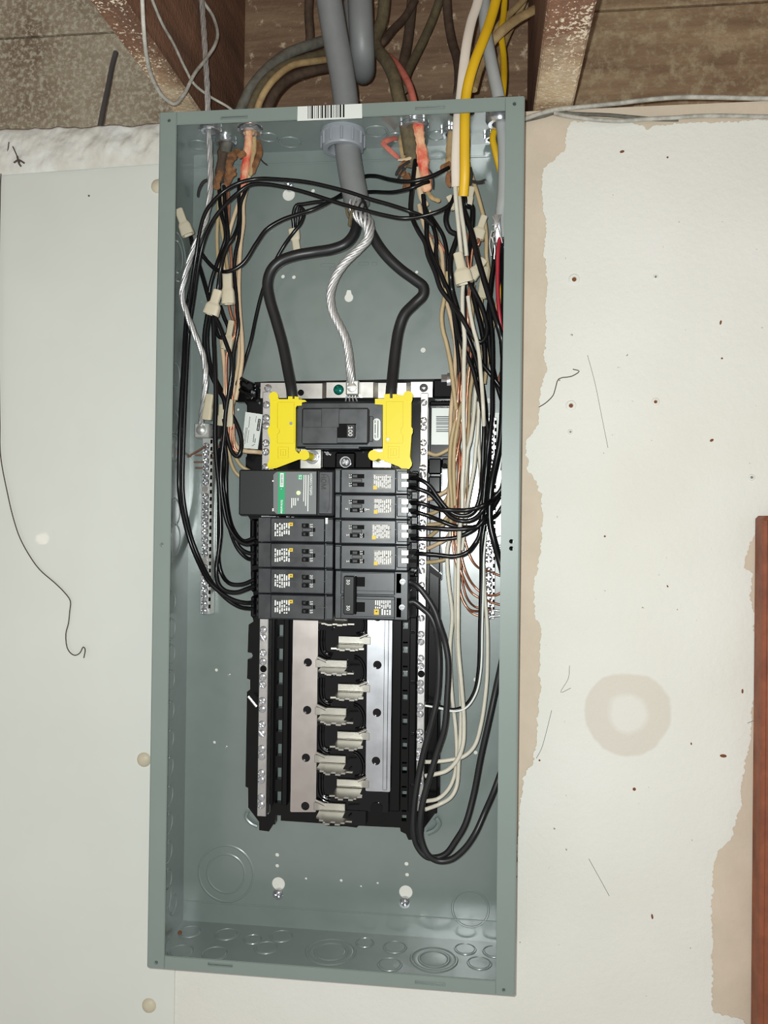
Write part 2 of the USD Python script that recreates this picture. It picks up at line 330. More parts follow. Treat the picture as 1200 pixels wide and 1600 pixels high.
def paint_material():                                # white masonry paint with a water ring where something round once stood
    c = P(981, 1116, 0); k = MPP(0)
    n = {'g': ('geometry', {}), 's': ('separate_xyz', {}), 'dx': ('math', {'math_type': 'subtract', 'value2': float(c[0])}), 'dz': ('math', {'math_type': 'subtract', 'value2': float(c[2])}),
         'x2': ('math', {'math_type': 'multiply'}), 'z2': ('math', {'math_type': 'multiply'}), 'a': ('math', {'math_type': 'add'}), 'q': ('math', {'math_type': 'sqrt'}),
         'nz': ('noise_texture', {'scale': 22.0, 'detail': 3.0}), 'w': ('math', {'math_type': 'multiply_add', 'value2': .016, 'value3': -.008}), 'd': ('math', {'math_type': 'add'}),
         'out': ('map_range', {'from_min': 62*k, 'from_max': 66*k, 'to_min': 1.0, 'to_max': 0.0, 'clamp': True}),
         'inn': ('map_range', {'from_min': 24*k, 'from_max': 34*k, 'to_min': .25, 'to_max': 1.0, 'clamp': True}), 'f': ('math', {'math_type': 'multiply'}), 'f2': ('math', {'math_type': 'multiply', 'value2': .6}),
         'n1': ('noise_texture', {'scale': 5.0, 'detail': 4.0}), 'r': ('rgb_ramp', {'ramp': [(.3, lin(231, 229, 222)), (.7, lin(222, 220, 210))]}),
         'fl': ('noise_texture', {'scale': 170.0, 'detail': 2.0}), 'fr': ('map_range', {'from_min': .745, 'from_max': .80, 'clamp': True}), 'm0': ('mix', {'color2': lin(150, 132, 112)}),
         'm': ('mix', {'color2': lin(206, 196, 180)}), 'p': ('principled_bsdf', {'roughness': .72}),
         'b1': ('noise_texture', {'scale': 130.0, 'detail': 5.0, 'roughness': .6}), 'b': ('bump', {'strength': .42, 'distance': .0016})}
    l = [('g.position', 's.vector'), ('s.x', 'dx.value1'), ('s.z', 'dz.value1'), ('dx.value', 'x2.value1'), ('dx.value', 'x2.value2'), ('dz.value', 'z2.value1'), ('dz.value', 'z2.value2'),
         ('x2.value', 'a.value1'), ('z2.value', 'a.value2'), ('a.value', 'q.value1'), ('g.position', 'nz.vector'), ('nz.fac', 'w.value1'), ('q.value', 'd.value1'), ('w.value', 'd.value2'),
         ('d.value', 'out.value'), ('d.value', 'inn.value'), ('out.result', 'f.value1'), ('inn.result', 'f.value2'), ('f.value', 'f2.value1'), ('g.position', 'n1.vector'), ('n1.fac', 'r.fac'),
         ('g.position', 'fl.vector'), ('fl.fac', 'fr.value'), ('fr.result', 'm0.fac'), ('r.color', 'm0.color1'), ('m0.color', 'm.color1'), ('f2.value', 'm.fac'), ('m.color', 'p.base_color'),
         ('g.position', 'b1.vector'), ('b1.fac', 'b.height'), ('b.normal', 'p.normal')]
    MAT['masonry_paint'] = usdkit.material(stage, '/World/Looks/masonry_paint', n, l, surface='p.BSDF')
paint_material()

# ------------------------------------------------------------------ setting: foundation wall, board, joists, rim
ZW = float(P(864, 172, 0)[2])                        # top of the foundation wall
JX = [(float(P(286, 219, 0)[0]), float(P(325, 219, 0)[0])), (float(P(834, 172, 0)[0]), float(P(895, 172, 0)[0]))]
RIM_T = -.14
wall = obj('wall_back', bx(-1.3, 1.0, -1.1, ZW, -.2, -.0004), 'bare_plaster', smooth=False, kind='structure', label='bare tan plastered foundation wall behind the white paint')
def ragged(pts, t, amp, seed, step=.0013, keep=lambda a, b: True):
    q = [np.array([P(a, b, t)[0], P(a, b, t)[2]]) for a, b in pts]; out = []
    for i in range(len(q)):
        a, b = q[i], q[(i+1) % len(q)]; L = np.linalg.norm(b - a); n = max(1, int(L/step))
        nrm = np.array([-(b-a)[1], (b-a)[0]])/max(L, 1e-9)
        for s in range(n):
            p = a + (b-a)*s/n
            d = ((meshkit.fbm(np.array([p[0]*70, p[1]*70, 3.0]), 4, seed) - .5)*2 + (meshkit.fbm(np.array([p[0]*420, p[1]*420, 5.0]), 3, seed + 3) - .5)*1.3)*amp if keep(*pts[i]) else 0
            out.append(p + nrm*d)
    return Polygon(out).buffer(0)
edge = [(1215, 800), (1190, 812), (1180, 832), (1166, 868), (1164, 886), (1175, 898), (1172, 930), (1178, 970), (1182, 1012), (1180, 1062), (1173, 1130), (1172, 1160), (1166, 1190), (1156, 1250), (1143, 1308),
        (1124, 1330), (1112, 1360), (1113, 1420), (1112, 1500), (1114, 1580), (1165, 1592), (1172, 1640), (240, 1640), (240, 1485), (800, 1485), (815, 1216), (834, 1192), (836, 1165), (840, 1120), (844, 1060), (846, 982), (836, 965),
        (833, 930), (842, 870), (848, 820), (846, 772), (836, 752), (824, 735), (822, 690), (842, 662), (840, 636), (845, 608), (853, 580), (852, 520), (853, 480), (856, 440), (851, 400), (852, 350), (847, 300),
        (848, 264), (868, 248), (884, 236), (886, 210), (892, 192), (960, 188), (1000, 196), (1012, 201), (1030, 196), (1060, 192), (1215, 190), (1700, 182), (1700, 800)]
coat = ragged(edge, 0, .0032, 5)
obj('paint_coat', flat(coat, -.0002, .0010), 'masonry_paint', wall, smooth=False, label='ragged-edged coat of white masonry paint')
obj('paint_coat', flat(ragged([(285, 215), (790, 215), (796, 600), (790, 1000), (786, 1480), (285, 1480)], 0, .002, 8), -.0002, .0010), 'masonry_paint', wall, smooth=False, label='older white paint showing through the holes in the box')
for (a, b, r) in ((897, 437, 4.2), (1024, 628, 3), (892, 634, 4), (1174, 746, 2.4), (891, 675, 2), (1024, 433, 2)):   # old anchor holes, rimmed
    c = P(a, b, 0); k = MPP(0)
    ring = lathe([(r*.9*k, 0), (r*2.1*k, .0004), (r*1.7*k, .0013), (r*1.0*k, .0014), (r*.9*k, 0)], 18)
    obj('anchor_hole_rim', oriented(ring, (c[0], -.0006, c[2]), (0, -1, 0)), 'masonry_paint', wall)
    obj('anchor_hole', disc(c, r*.8*k, .0004, .0013, 12), 'rust' if r > 2.6 else 'ink_grey', wall)
for pts in (((895, 577), (905, 580), (893, 588), (873, 592), (868, 606), (864, 618), (852, 630), (842, 636)), ((918, 555), (930, 600), (940, 650), (950, 700)), ((838, 1185), (846, 1170), (852, 1150), (862, 1110)),
            ((920, 1342), (940, 1378), (952, 1400)), ((1168, 1130), (1178, 1126), (1190, 1122)), ((890, 1040), (888, 1060), (876, 1082), (892, 1075))):
    obj('crack', wire([(a, b, .0010) for a, b in pts], .4 if len(pts) < 6 else .8, sides=5), 'ink_grey' if len(pts) < 6 else 'thread', wall)
for (a, b, w, h) in ((972, 237, 7, 4), (1043, 246, 3, 3), (1126, 504, 3, 7), (1112, 688, 6, 4), (1130, 1181, 10, 5), (1019, 1432, 3, 8), (991, 1233, 5, 5), (1160, 1080, 3, 7), (945, 838, 3, 3), (843, 1188, 3, 3), (1043, 916, 2, 4), (1128, 560, 3, 3), (1080, 1162, 2, 4)):
    m = trimesh.creation.icosphere(1, 1.0); c = P(a, b, .001); k = MPP(0)
    m.apply_scale([w*k/2, .0008, h*k/2]); m.apply_transform(trimesh.transformations.rotation_matrix(rng.uniform(-.6, .6), [0, 1, 0])); m.apply_translation((c[0], -.0012, c[2]))
    obj('paint_chip', m, 'rust', wall)
# rough plaster lip and the smooth white board, left
bxr = float(P(272, 1560, .004)[0]); btop = lambda px: float(P(px, 270 - 18*px/250, .004)[2])
board = Polygon([(-1.25, btop(-400)), (float(P(0, 270, .004)[0]), btop(0)), (float(P(250, 252, .004)[0]), btop(250)), (bxr, btop(272)), (bxr, -1.05), (-1.25, -1.05)])
bd = obj('wall_panel', flat(board, .0006, .004), 'board_white', smooth=False, kind='structure', label='smooth glossy white wall board to the left of the panel box')
for (a, b) in ((225, 1187), (233, 1571), (247, 291)):
    obj('rivet_head', oriented(lathe([(0, .0042), (.004, .0038), (.0072, .002), (.0082, 0), (0, 0)], 18), P(a, b, .004), (0, -1, 0)), 'cap_plastic', bd, smooth=40)
obj('drill_mark', disc(P(139, 306, .004), .0011, .0035, .0044, 10), 'thread', bd)
nx_, nz_ = 140, 22
gx = np.linspace(float(P(-60, 250, 0)[0]), float(P(262, 250, 0)[0]), nx_); vs = []
for i, x in enumerate(gx):
    zt = ZW + .004 + .014*(meshkit.fbm(np.array([x*28, 0, 1.]), 3, 4) - .42); zb = float(np.interp(x, [float(P(0, 270, .004)[0]), float(P(250, 252, .004)[0])], [btop(0), btop(250)])) - .004
    for j in range(nz_):
        s = j/(nz_ - 1); z = zb + (zt - zb)*s
        y = -.0045 - .012*math.sin(math.pi*min(1, s*1.05))**.6*meshkit.fbm(np.array([x*55, z*55, 0.]), 4, 9) - .002*(1 - s)
        if s > .93: y += (s - .93)/.07*.05
        vs.append((x, y, z))
ii, jj = np.meshgrid(np.arange(nx_-1), np.arange(nz_-1), indexing='ij'); ii, jj = ii.ravel(), jj.ravel()
q = np.stack([ii*nz_+jj, (ii+1)*nz_+jj, (ii+1)*nz_+jj+1, ii*nz_+jj+1], -1)
obj('plaster_lip', trimesh.Trimesh(vs, np.vstack([q[:, [0, 1, 2]], q[:, [0, 2, 3]]]), process=False), 'plaster_rough', wall, smooth=True, label='lumpy white plaster along the top of the wall')
# joists and rim boards
HJ = .30
def joist(xa, xb, label):
    t = thing('floor_joist', label, 'joist')
    n, mz = 60, 6; rngj = np.random.default_rng(3)
    a = bx(xa, xb, ZW + .0015, ZW + HJ, RIM_T + .0005, 1.5, .0025)
    obj('timber', a, 'joist_wood', t, smooth=False)
    obj('arris', bx(xa - .0006, xa + .004, ZW + .0008, ZW + .005, RIM_T + .01, 1.4, .0018), 'joist_wood', t, smooth=False)
joist(*JX[0], 'brown floor joist flecked with white paint, above the left corner of the panel box')
joist(*JX[1], 'brown floor joist flecked with white paint, above the right corner of the panel box')
def rim(xa, xb, za, zb, material, label, t1=RIM_T):
    return obj('rim_board', bx(xa, xb, za, zb, t1 - .03, t1, .002), material, smooth=False, kind='structure', label=label)
zc = float(P(70, 55, RIM_T)[2])
rim(-1.2, JX[0][0] + .004, ZW - .01, zc - .0012, 'rim_stucco', 'grey mottled rim board left of the left joist'); rim(-1.2, JX[0][0] + .004, zc + .0012, ZW + HJ, 'rim_stucco', 'upper rim board left of the left joist, above the long crack')
zc2 = float(P(500, 10, RIM_T)[2]); rim(JX[0][1] - .004, JX[1][0] + .004, ZW - .01, ZW + HJ, 'rim_wood', 'brown grainy rim board behind the cables')
zc3 = float(P(1060, 9, RIM_T)[2]); rim(JX[1][1] - .004, .95, ZW - .01, zc3 - .0012, 'rim_wood_b', 'brown paint-spattered rim board right of the right joist'); rim(JX[1][1] - .004, .95, zc3 + .0012, ZW + HJ, 'rim_wood_b', 'upper edge of the rim board at the top right')
obj('ceiling', bx(-1.3, 1.0, ZW + HJ, ZW + HJ + .02, -.2, 1.6), 'rim_wood', smooth=False, kind='structure')
obj('sill_block', bx(float(P(360, 100, RIM_T)[0]) + .02, JX[1][0] - .06, ZW - .004, ZW + .012, RIM_T, -.02, .003), 'rim_wood', smooth=False, kind='structure', label='rough brown sill strip on top of the wall behind the box')
po = R(1190, 806, 1250, 1640, .03)
tp = thing('wooden_post', 'reddish brown wooden upright at the right edge of the wall', 'post')
obj('upright', bx(po[0], po[0] + .06, -1.05, po[3], 0.0012, .03, .003), 'post_wood', tp, smooth=False)
obj('edge_bead', bx(po[0] - .0012, po[0] + .004, -1.04, po[3] - .004, .018, .031, .001), 'post_wood', tp, smooth=False)

# ------------------------------------------------------------------ the panel box
D, BW, BH = .0981, .181, .4293
box = thing('electrical_panel_box', 'grey painted steel panel box, open-fronted, tall and full of wiring', 'panel box')
BK = .0025                                           # inner face of the back sheet
back = sbox(-BW, -BH, BW, BH); holes = []
def hole(px, py, rp):
    c = P(px, py, BK); return Point(c[0], c[2]).buffer(rp*MPP(BK), 12)
def hole_e(px, py, rx, ry):
    c = P(px, py, BK); k = MPP(BK)
    return Polygon([(c[0] + rx*k*math.cos(a), c[2] + ry*k*math.sin(a)) for a in np.linspace(0, 2*math.pi, 24, endpoint=False)])
for h in ((451, 304, 10), (435, 1381, 10.5), (634, 1394, 10.5), (545, 465, 7), (442, 432, 3), (459, 433, 3), (661, 547, 4), (433, 1336, 3.2), (433, 1353, 3), (635, 1350, 3.2), (636, 1367, 3), (489, 298, 3), (478, 1373, 2), (533, 1376, 2.4),
          (590, 1380, 1.8), (338, 1047, 2.6), (335, 1160, 2.4), (352, 1168, 2), (743, 1062, 3.2), (743, 1176, 3), (763, 626, 4), (372, 640, 2), (564, 1385, 1.6), (651, 425, 2.4), (742, 1090, 1.5)):
    holes.append(hole(*h))
c = P(545, 453, BK); k = MPP(BK); holes.append(Polygon([(c[0] - 3*k, c[2]), (c[0] + 3*k, c[2]), (c[0] + 6*k, c[2] - 12*k), (c[0] - 6*k, c[2] - 12*k)]))
for (a, b, s) in ((451, 304, -1), (435, 1381, 1), (634, 1394, 1)):   # key-slot necks
    c = P(a, b, BK); holes.append(sbox(c[0] - 4*k, min(c[2], c[2] - s*17*k), c[0] + 4*k, max(c[2], c[2] - s*17*k)))
obj('back_panel', flat(back.difference(unary_union(holes)), .0012, BK), 'steel_paint', box, smooth=False)
TH = .0014
obj('side_wall', bx(-BW, -BW + TH, -BH, BH, BK - .001, D - .001), 'steel_paint', box, smooth=False)
obj('side_wall', bx(BW - TH, BW, -BH, BH, BK - .001, D - .001), 'steel_paint', box, smooth=False)
# end walls: the upper one is drilled where the cables come in
def end_wall(zc, entries, name):
    g = sbox(-BW + TH, BK - .0008, BW - TH, D - .0012)
    for (x, t, r) in entries: g = g.difference(Point(x, t).buffer(r, 14))
    m = trimesh.creation.extrude_polygon(g, TH, engine='earcut'); v = m.vertices
    return trimesh.Trimesh(np.stack([v[:, 0], -v[:, 1], zc + v[:, 2]], 1), m.faces[:, ::-1], process=False)
ZT, ZB = BH - TH, -BH
def top_at(px, py):                                  # a pixel on the underside of the top wall -> x, t
    p = PZ(px, py, ZT); return float(p[0]), float(-p[1])
ent = [(*top_at(536, 207), .0185), (*top_at(391, 201), .013), (*top_at(352, 219), .011), (*top_at(648, 193), .014), (*top_at(327, 199), .009), (*top_at(706, 203), .010),
       (float(P(722, 170, .072)[0]), .072, .0125), (float(P(782, 170, .066)[0]), .066, .013), (*top_at(770, 213), .006)]
obj('end_wall', end_wall(ZT, ent, 'top'), 'steel_paint', box, smooth=False); obj('end_wall', end_wall(ZB, [], 'bottom'), 'steel_paint', box, smooth=False)
# folded seams where the ends meet the back
for (za, zb) in ((BH - .016, BH - .014), (-BH + .0225, -BH + .0240)):
    obj('fold_ridge', bx(-BW + TH, BW - TH, za, zb, BK, BK + .0008, .0004), 'steel_paint', box, smooth=False)
# front flanges with slots and screw holes
FS, FT = .0172, .0132
def fl(xa, xb, za, zb, cut):
    g = sbox(xa, za, xb, zb)
    for cpoly in cut: g = g.difference(cpoly)
    return cat_mesh([flat(g, D - .0015, D - .0005), flat(g.buffer(-.0006, join_style=2), D - .0005, D)])
def dot(px, py, r): c = P(px, py, D); return Point(c[0], c[2]).buffer(r*MPP(D), 10)
def slot(px, py, w, h):
    c = P(px, py, D); k = MPP(D); return sbox(c[0] - w/2*k, c[2] - h/2*k, c[0] + w/2*k, c[2] + h/2*k).buffer(1.2*k)
obj('flange', fl(-BW, -BW + FS, -BH, BH, [dot(264, 188, 2.6), dot(244, 1504, 2.6), dot(253, 851, 2.8)]), 'frame_paint', box, smooth=False)
obj('flange', fl(BW - FS, BW, -BH, BH, [dot(804, 162, 2.8), dot(787, 1547, 2.4), dot(799, 846, 3.4), dot(799, 857, 3.4)]), 'frame_paint', box, smooth=False)
obj('flange', fl(-BW + FS + .0002, BW - FS - .0002, BH - FT, BH, [slot(366, 183.5, 42, 2.2), slot(672, 168.5, 44, 2.2)]), 'frame_paint', box, smooth=False)
obj('flange', fl(-BW + FS + .0002, BW - FS - .0002, -BH, -BH + FT, [slot(344, 1507.5, 38, 2.2), slot(672, 1536, 44, 2.2)]), 'frame_paint', box, smooth=False)
for (a, b, w) in ((366, 183.5, 44), (672, 168.5, 46), (344, 1507.5, 40), (672, 1536, 46)):
    c0, c1, c2, c3 = R(a - w/2, b - 2, a + w/2, b + 2, D)
    obj('flange_slot', bx(c0, c1, c2, c3, D - .0036, D - .0022), 'steel_paint', box, smooth=False)
obj('edge_bead', tube(np.array([[-BW + .0006, -D + .0018, -BH + .001], [-BW + .0006, -D + .0018, BH - .001]]), .0018, 8), 'frame_paint', box); obj('edge_bead', tube(np.array([[BW - .0006, -D + .0018, -BH + .001], [BW - .0006, -D + .0018, BH - .001]]), .0018, 8), 'frame_paint', box)
# knockouts: pressed discs standing slightly off the sheet, each with its ring
def knock(name, c, n, r, rings=1):
    prof = [(0, .0007), (r*.80, .0007), (r*.86, .0001), (r*.90, .0001), (r*.95, .0010), (r, .0010), (r*1.05, 0)]
    if rings == 2: prof = [(0, .0007), (r*.54, .0007), (r*.58, .0001), (r*.62, .0011), (r*.66, .0011), (r*.70, .0002), (r*.84, .0006), (r*.90, .0001), (r*.95, .0012), (r, .0012), (r*1.05, 0)]
    obj(name, oriented(lathe(prof + [(0, 0)], 28), c, n), 'steel_paint', box, smooth=35)
zl = [860, 901, 940, 982, 1022, 1062, 1110, 1155, 1197, 1242, 1285, 1330, 1374, 1400]
for i, y in enumerate(zl[2:]):
    c = P(262, y, .05); knock('knockout', (-BW + TH - .0002, -.052, c[2]), (1, 0, 0), .0118)
for (y, t, r) in ((842, .045, .017), (800, .045, .015), (700, .05, .015), (660, .05, .013), (585, .05, .013), (400, .05, .026), (1412, .035, .011)):
    c = P(270, y, t); knock('knockout', (-BW + TH - .0002, -t, c[2]), (1, 0, 0), r, 2 if r > .02 else 1)
for (a, b, r, n) in ((297, 1456, .0125, 1), (354, 1460, .0125, 1), (440, 1463, .0125, 1), (395, 1468, .010, 1), (283, 1487, .0135, 1), (336, 1490, .0135, 1), (416, 1481, .0125, 1), (517, 1487, .026, 2), (570, 1473, .010, 1), (617, 1480, .0125, 1), (678, 1499, .024, 2), (609, 1507, .0125, 1),
                     (727, 1483, .0115, 1), (749, 1505, .0125, 1), (772, 1487, .012, 1)):
    p = PZ(a, b, ZB + TH); knock('knockout', (p[0], min(p[1], -.014), ZB + TH - .0002), (0, 0, 1), r, n)
for (a, b, r, n) in ((454, 222, .0125, 1), (420, 214, .010, 1), (588, 205, .0125, 1), (618, 214, .010, 1), (310, 226, .011, 1), (682, 212, .010, 1)):
    p = PZ(a, b, ZT); knock('knockout', (p[0], min(p[1], -.014), ZT + .0002), (0, 0, -1), r, n)
k = MPP(BK)
for (a, b, r) in ((353, 1365, 46), (353, 1365, 32)):
    c = P(a, b, BK); obj('pressed_ring', oriented(lathe([((r-3)*k, 0), ((r-2)*k, .0006), ((r-.5)*k, .0006), ((r+1)*k, 0), ((r-3)*k, 0)], 40), (c[0], -BK + .0001, c[2]), (0, -1, 0)), 'steel_paint', box)
c = P(735, 1420, BK); obj('pressed_ring', oriented(lathe([(26*k, 0), (27*k, .0006), (29*k, .0006), (30*k, 0), (26*k, 0)], 36), (c[0], -BK + .0001, c[2]), (0, -1, 0)), 'steel_paint', box)
c = P(783, 851, BK); gk = k                          # pressed earth symbol
obj('earth_symbol', [oriented(lathe([(12.5*gk, 0), (12.7*gk, .0006), (14*gk, .0006), (14.2*gk, 0), (12.5*gk, 0)], 32), (c[0], -BK + .0001, c[2]), (0, -1, 0))] +
    [bx(c[0] - .8*gk, c[0] + .8*gk, c[2] - 1*gk, c[2] + 9*gk, BK, BK + .0005), bx(c[0] - 8*gk, c[0] + 8*gk, c[2] - 1.6*gk, c[2], BK, BK + .0005), bx(c[0] - 5.5*gk, c[0] + 5.5*gk, c[2] - 5*gk, c[2] - 3.5*gk, BK, BK + .0005), bx(c[0] - 3*gk, c[0] + 3*gk, c[2] - 8.5*gk, c[2] - 7*gk, BK, BK + .0005)], 'ink_grey', box, label='pressed earth symbol', smooth=False)
for (a, b, w) in ((512, 414, 22), (545, 413, 12), (568, 412, 16), (585, 412, 8), (520, 420, 10)):
    obj('pressed_mark', bpx(a - w/2, b - 2.5, a + w/2, b + 2.5, BK - .0002, BK + .0005, .0003), 'steel_paint', box, smooth=False)
# mounting screws at the key slots
for (a, b) in ((451, 290), (434, 1398), (632, 1411)):
    s = screw(a, b, 7.5, BK - .0006, .0060, 'cross', 20); obj('mounting_screw', [s, dpx(a, b, 8.6, BK - .0006, BK + .001, 24)], 'zinc', box)
for (a, b) in ((357, 1055), (352, 1168), (620, 212), (640, 214)):
    obj('stud', dpx(a, b, 2.2, BK, BK + .0015, 10), 'zinc', box)
# stickers
st = obj('barcode_sticker', prism([(465, 166.5), (565.5, 162), (566, 184.5), (464.5, 189)], D + .0001, D + .0004), 'label_white', box, smooth=False, label='white barcode sticker on the top edge')
bars = []; xx = 481.0; rb = random.Random(3)
while xx < 539:
    w = rb.choice([.8, .8, 1.2, 2.6]); y0 = 165.6 - (xx - 465)*.044; bars.append(prism([(xx, y0 + .6), (xx + w, y0 + .55), (xx + w, y0 + 20.6), (xx, y0 + 20.7)], D + .0004, D + .0005)); xx += w + rb.choice([1.0, 1.4, 2.4])
obj('barcode_print', bars, 'ink', st, smooth=False)
y0, y1 = P(268, 530, .07)[2], P(268, 845, .07)[2]
obj('side_label', bx(-BW + TH - .0003, -BW + TH + .0004, y1, y0, .066, .0775, .0002), 'strip_grey', box, smooth=False, label='long pale grey paper strip on the left inner wall')
a_ = obj('rating_label', bpx(735, 645, 784, 691, BK - .0003, BK + .0004), 'label_white', box, smooth=False, label='white label on the back panel behind the wires')
obj('weld_drop', oriented(trimesh.creation.icosphere(2, .0022), PZ(281, 1459, ZB + TH) + np.array([0, 0, .001]), (0, 0, 1)), 'rust', box, label='small rust-orange blob in the bottom corner')

# ------------------------------------------------------------------ the breaker carrier (black moulding, bus, neutral bars)
car = thing('breaker_carrier', 'glossy black moulded carrier with metal bus plates and neutral bars, holding the breakers', 'breaker carrier')
TB = .022
leftside = [(371, 612), (366, 598), (373, 588), (384, 586), (398, 598), (398, 601)]
outline = [(398, 597), (420, 596), (500, 595), (545, 594), (600, 593), (690, 592), (700, 590), (716, 592), (716, 732), (690, 733), (690, 760), (684, 764), (684, 776), (690, 780), (690, 815), (686, 818), (691, 870), (691, 905), (688, 908), (690, 1060), (686, 1064), (686, 1090), (688, 1100), (687.5, 1245),
    (684, 1249), (683, 1266), (663, 1293), (661, 1312), (638, 1312), (634, 1303), (626, 1299), (625, 1293), (560, 1290), (557, 1293), (540, 1291), (512, 1290.5), (511.6, 1287), (437, 1282), (437, 1288), (427, 1288), (420, 1299), (405, 1297), (404.7, 1284), (388, 1262), (387.7, 1231), (383.5, 1229),
    (386, 1081), (391, 1077), (391, 1062), (386, 1060), (387, 1030), (393, 1029), (395, 1024), (393, 1020), (387, 1019), (388.5, 976), (396, 971), (394, 962), (400, 958), (392, 900), (391, 850), (391, 812), (384, 800), (384, 715), (386, 712), (386, 634), (382, 628), (369, 628), (369, 614), (374, 606), (390, 606)]
g = spoly(outline, TB); wins = []
for i in range(9):
    y = 985 + i*37.2
    a0, a1, b0, b1 = R(433.5 - .013*(y-985), y - 9, 442.5 - .013*(y-985), y + 10, TB); wins.append(sbox(a0, b0, a1, b1))
    y = 977.5 + i*37.6
    a0, a1, b0, b1 = R(630 - .008*(y-977), y - 5, 637.5 - .008*(y-977), y + 5, TB); wins.append(sbox(a0, b0, a1, b1))
    a0, a1, b0, b1 = R(630 - .008*(y-977), y - 12.5, 637.5 - .008*(y-977), y - 10, TB); wins.append(sbox(a0, b0, a1, b1))
plate = g.difference(unary_union(wins))
obj('backing', flat(plate, .012, TB), 'black_base', car, smooth=False)
def cpart(name, m, material, **kw): return obj(name, m, material, car, **kw)
cpart('backing_foot', [bpx(410, 600, 700, 700, BK + .0003, .012), bpx(452, 720, 612, 1270, BK + .0003, .012)], 'black_base', smooth=False)
# raised black ribs that run the length of the carrier
for (x0, x1, t1) in ((443, 452, .030), (424, 430, .027), (609, 628, .026), (640, 651, .034), (669, 686, .026)):
    ya, yb = (735, 1275); sl = -.0135
    xm = lambda y: (y - 1000)*-.0125
    cpart('rib', bx(P(x0 + xm(1000), 1000, t1)[0], P(x1 + xm(1000), 1000, t1)[0], P(500, 1262, t1)[2], P(500, 735, t1)[2], TB - .001, t1, .001), 'black_base', smooth=False)
for y in (988, 1067, 1148, 1228): cpart('clip', bpx(641, y - 2, 648, y + 2, .034, .037, .0006), 'black_gloss', smooth=False)
# bus plates
def plate_bus(pts, hs, t0, t1, material, ridge=None, label=None):
    gg = spoly(pts, t1).buffer(-.0015).buffer(.0015)
    for (a, b) in hs:
        cc = P(a, b, t1); gg = gg.difference(Point(cc[0], cc[2]).buffer(6.6*MPP(t1), 12))
    m = [flat(gg, t0, t1)]
    if ridge: m.append(bpx(*ridge, t1 - .0002, t1 + .0012, .0006))
    cpart('bus_plate', m, material, smooth=False, label=label)
TP = .034
cpart('bus_bed', [bpx(455, 960, 610, 1266, TB - .001, TP - .003, .001)], 'black_gloss', smooth=False)
plate_bus([(459, 900), (498, 900), (493.5, 1269), (453.5, 1269)], [(481, 1035), (480, 1109.5), (478, 1184), (477, 1259.5)], TP - .003, TP, 'bus_dull', label='left bus plate, dull')
plate_bus([(575, 900), (614, 900), (609.5, 1237.5), (571, 1236)], [(590, 964), (589.6, 1039), (589, 1113.6), (587.5, 1189)], TP - .003, TP, 'bus_bright', (599.5, 905, 606.5, 1235), label='right bus plate, brighter')
for (a, b) in ((588, 1264),): cpart('boss', dpx(a, b, 10, .0255, .032, 24), 'black_base')
# interleaved stabs
def J(pts, r, t): return wire(pts, r, t, 8, .002)
TF = TP + .036
def blade(xr, yr, xf, teeth, th=.0017):              # a flat stab standing out towards the room, its front edge notched
    z = P((xr[0] + xr[1])/2, yr, TP)[2]; yf = lambda x: PZ(x, 0, 0)
    def xat(px, t, y): return float(P(px, y, t)[0])
    ky = 812 + (yr - 812)*(MPP(TP)/MPP(TF))
    a, b = xat(xr[0], TP, yr), xat(xr[1], TP, yr); fa, fb = xat(xf[0], TF, ky), xat(xf[1], TF, ky); L = fb - fa
    pts = [(a, TP - .004), (a, TF - .017), (fa, TF - .014), (fa + L*.01, TF - .009)]
    pts += [(fa + L*u, TF - v) for u, v in teeth] + [(fb, TF - .010), (fb, TF - .014), (b, TF - .017), (b, TP - .004)]
    m = trimesh.creation.extrude_polygon(Polygon(pts).buffer(0), th, engine='earcut'); v = m.vertices
    m = trimesh.Trimesh(np.stack([v[:, 0], -v[:, 1], z - v[:, 2]], 1), m.faces, process=False); m.fix_normals(); return m
TEETH = [(.14, .009), (.15, .004), (.22, .004), (.23, 0), (.37, 0), (.38, .006), (.52, .006), (.53, 0), (.68, 0), (.69, .005), (.80, .005), (.82, .010)]
for i in range(5):                                   # fed from the left plate
    y = 960.5 + i*74.6; x = -i*.9
    b_ = [bpx(494 + x, y - 4, 543 + x, y + 8.5, TP - .002, TP + .0006, .0004), bpx(503 + x, y + 7.2, 543 + x, y + 9, TP - .001, TP + .0016, .0005)]
    cpart('stab', b_ + [blade((503 + x, 543 + x), y + 8, (499 + x, 551 + x), TEETH)], 'tin_stab', smooth=False)
    if i: cpart('stab_rib', wire([(496.5 + x, y - 8.5), (511.5 + x, y - 1.5)], 2.6, TP + .001, 10, .002), 'tin_plate')
    for (a, b) in ((548, 20), (518, 26)): cpart('moulded_glint', wire([(a + x, y + b - 2), (a + 4 + x, y + b - 6)], 1.2, TP - .002, 6), 'black_gloss')
for i in range(4):                                   # fed from the right plate
    y = 1000.5 + i*74.6; x = -i*.9
    b_ = [bpx(528.5 + x, y - 6, 579 + x, y + 6, TP - .002, TP + .0006, .0004), bpx(528.5 + x, y + 4.6, 569 + x, y + 6.5, TP - .001, TP + .0016, .0005)]
    cpart('stab', b_ + [blade((528.5 + x, 569 + x), y + 6, (514 + x, 566 + x), [(1 - u, v) for u, v in TEETH[::-1]])], 'tin_stab', smooth=False)
    cpart('stab_rib', wire([(562 + x, y - 4.5), (575.5 + x, y - 10)], 2.6, TP + .001, 10, .002), 'tin_plate')
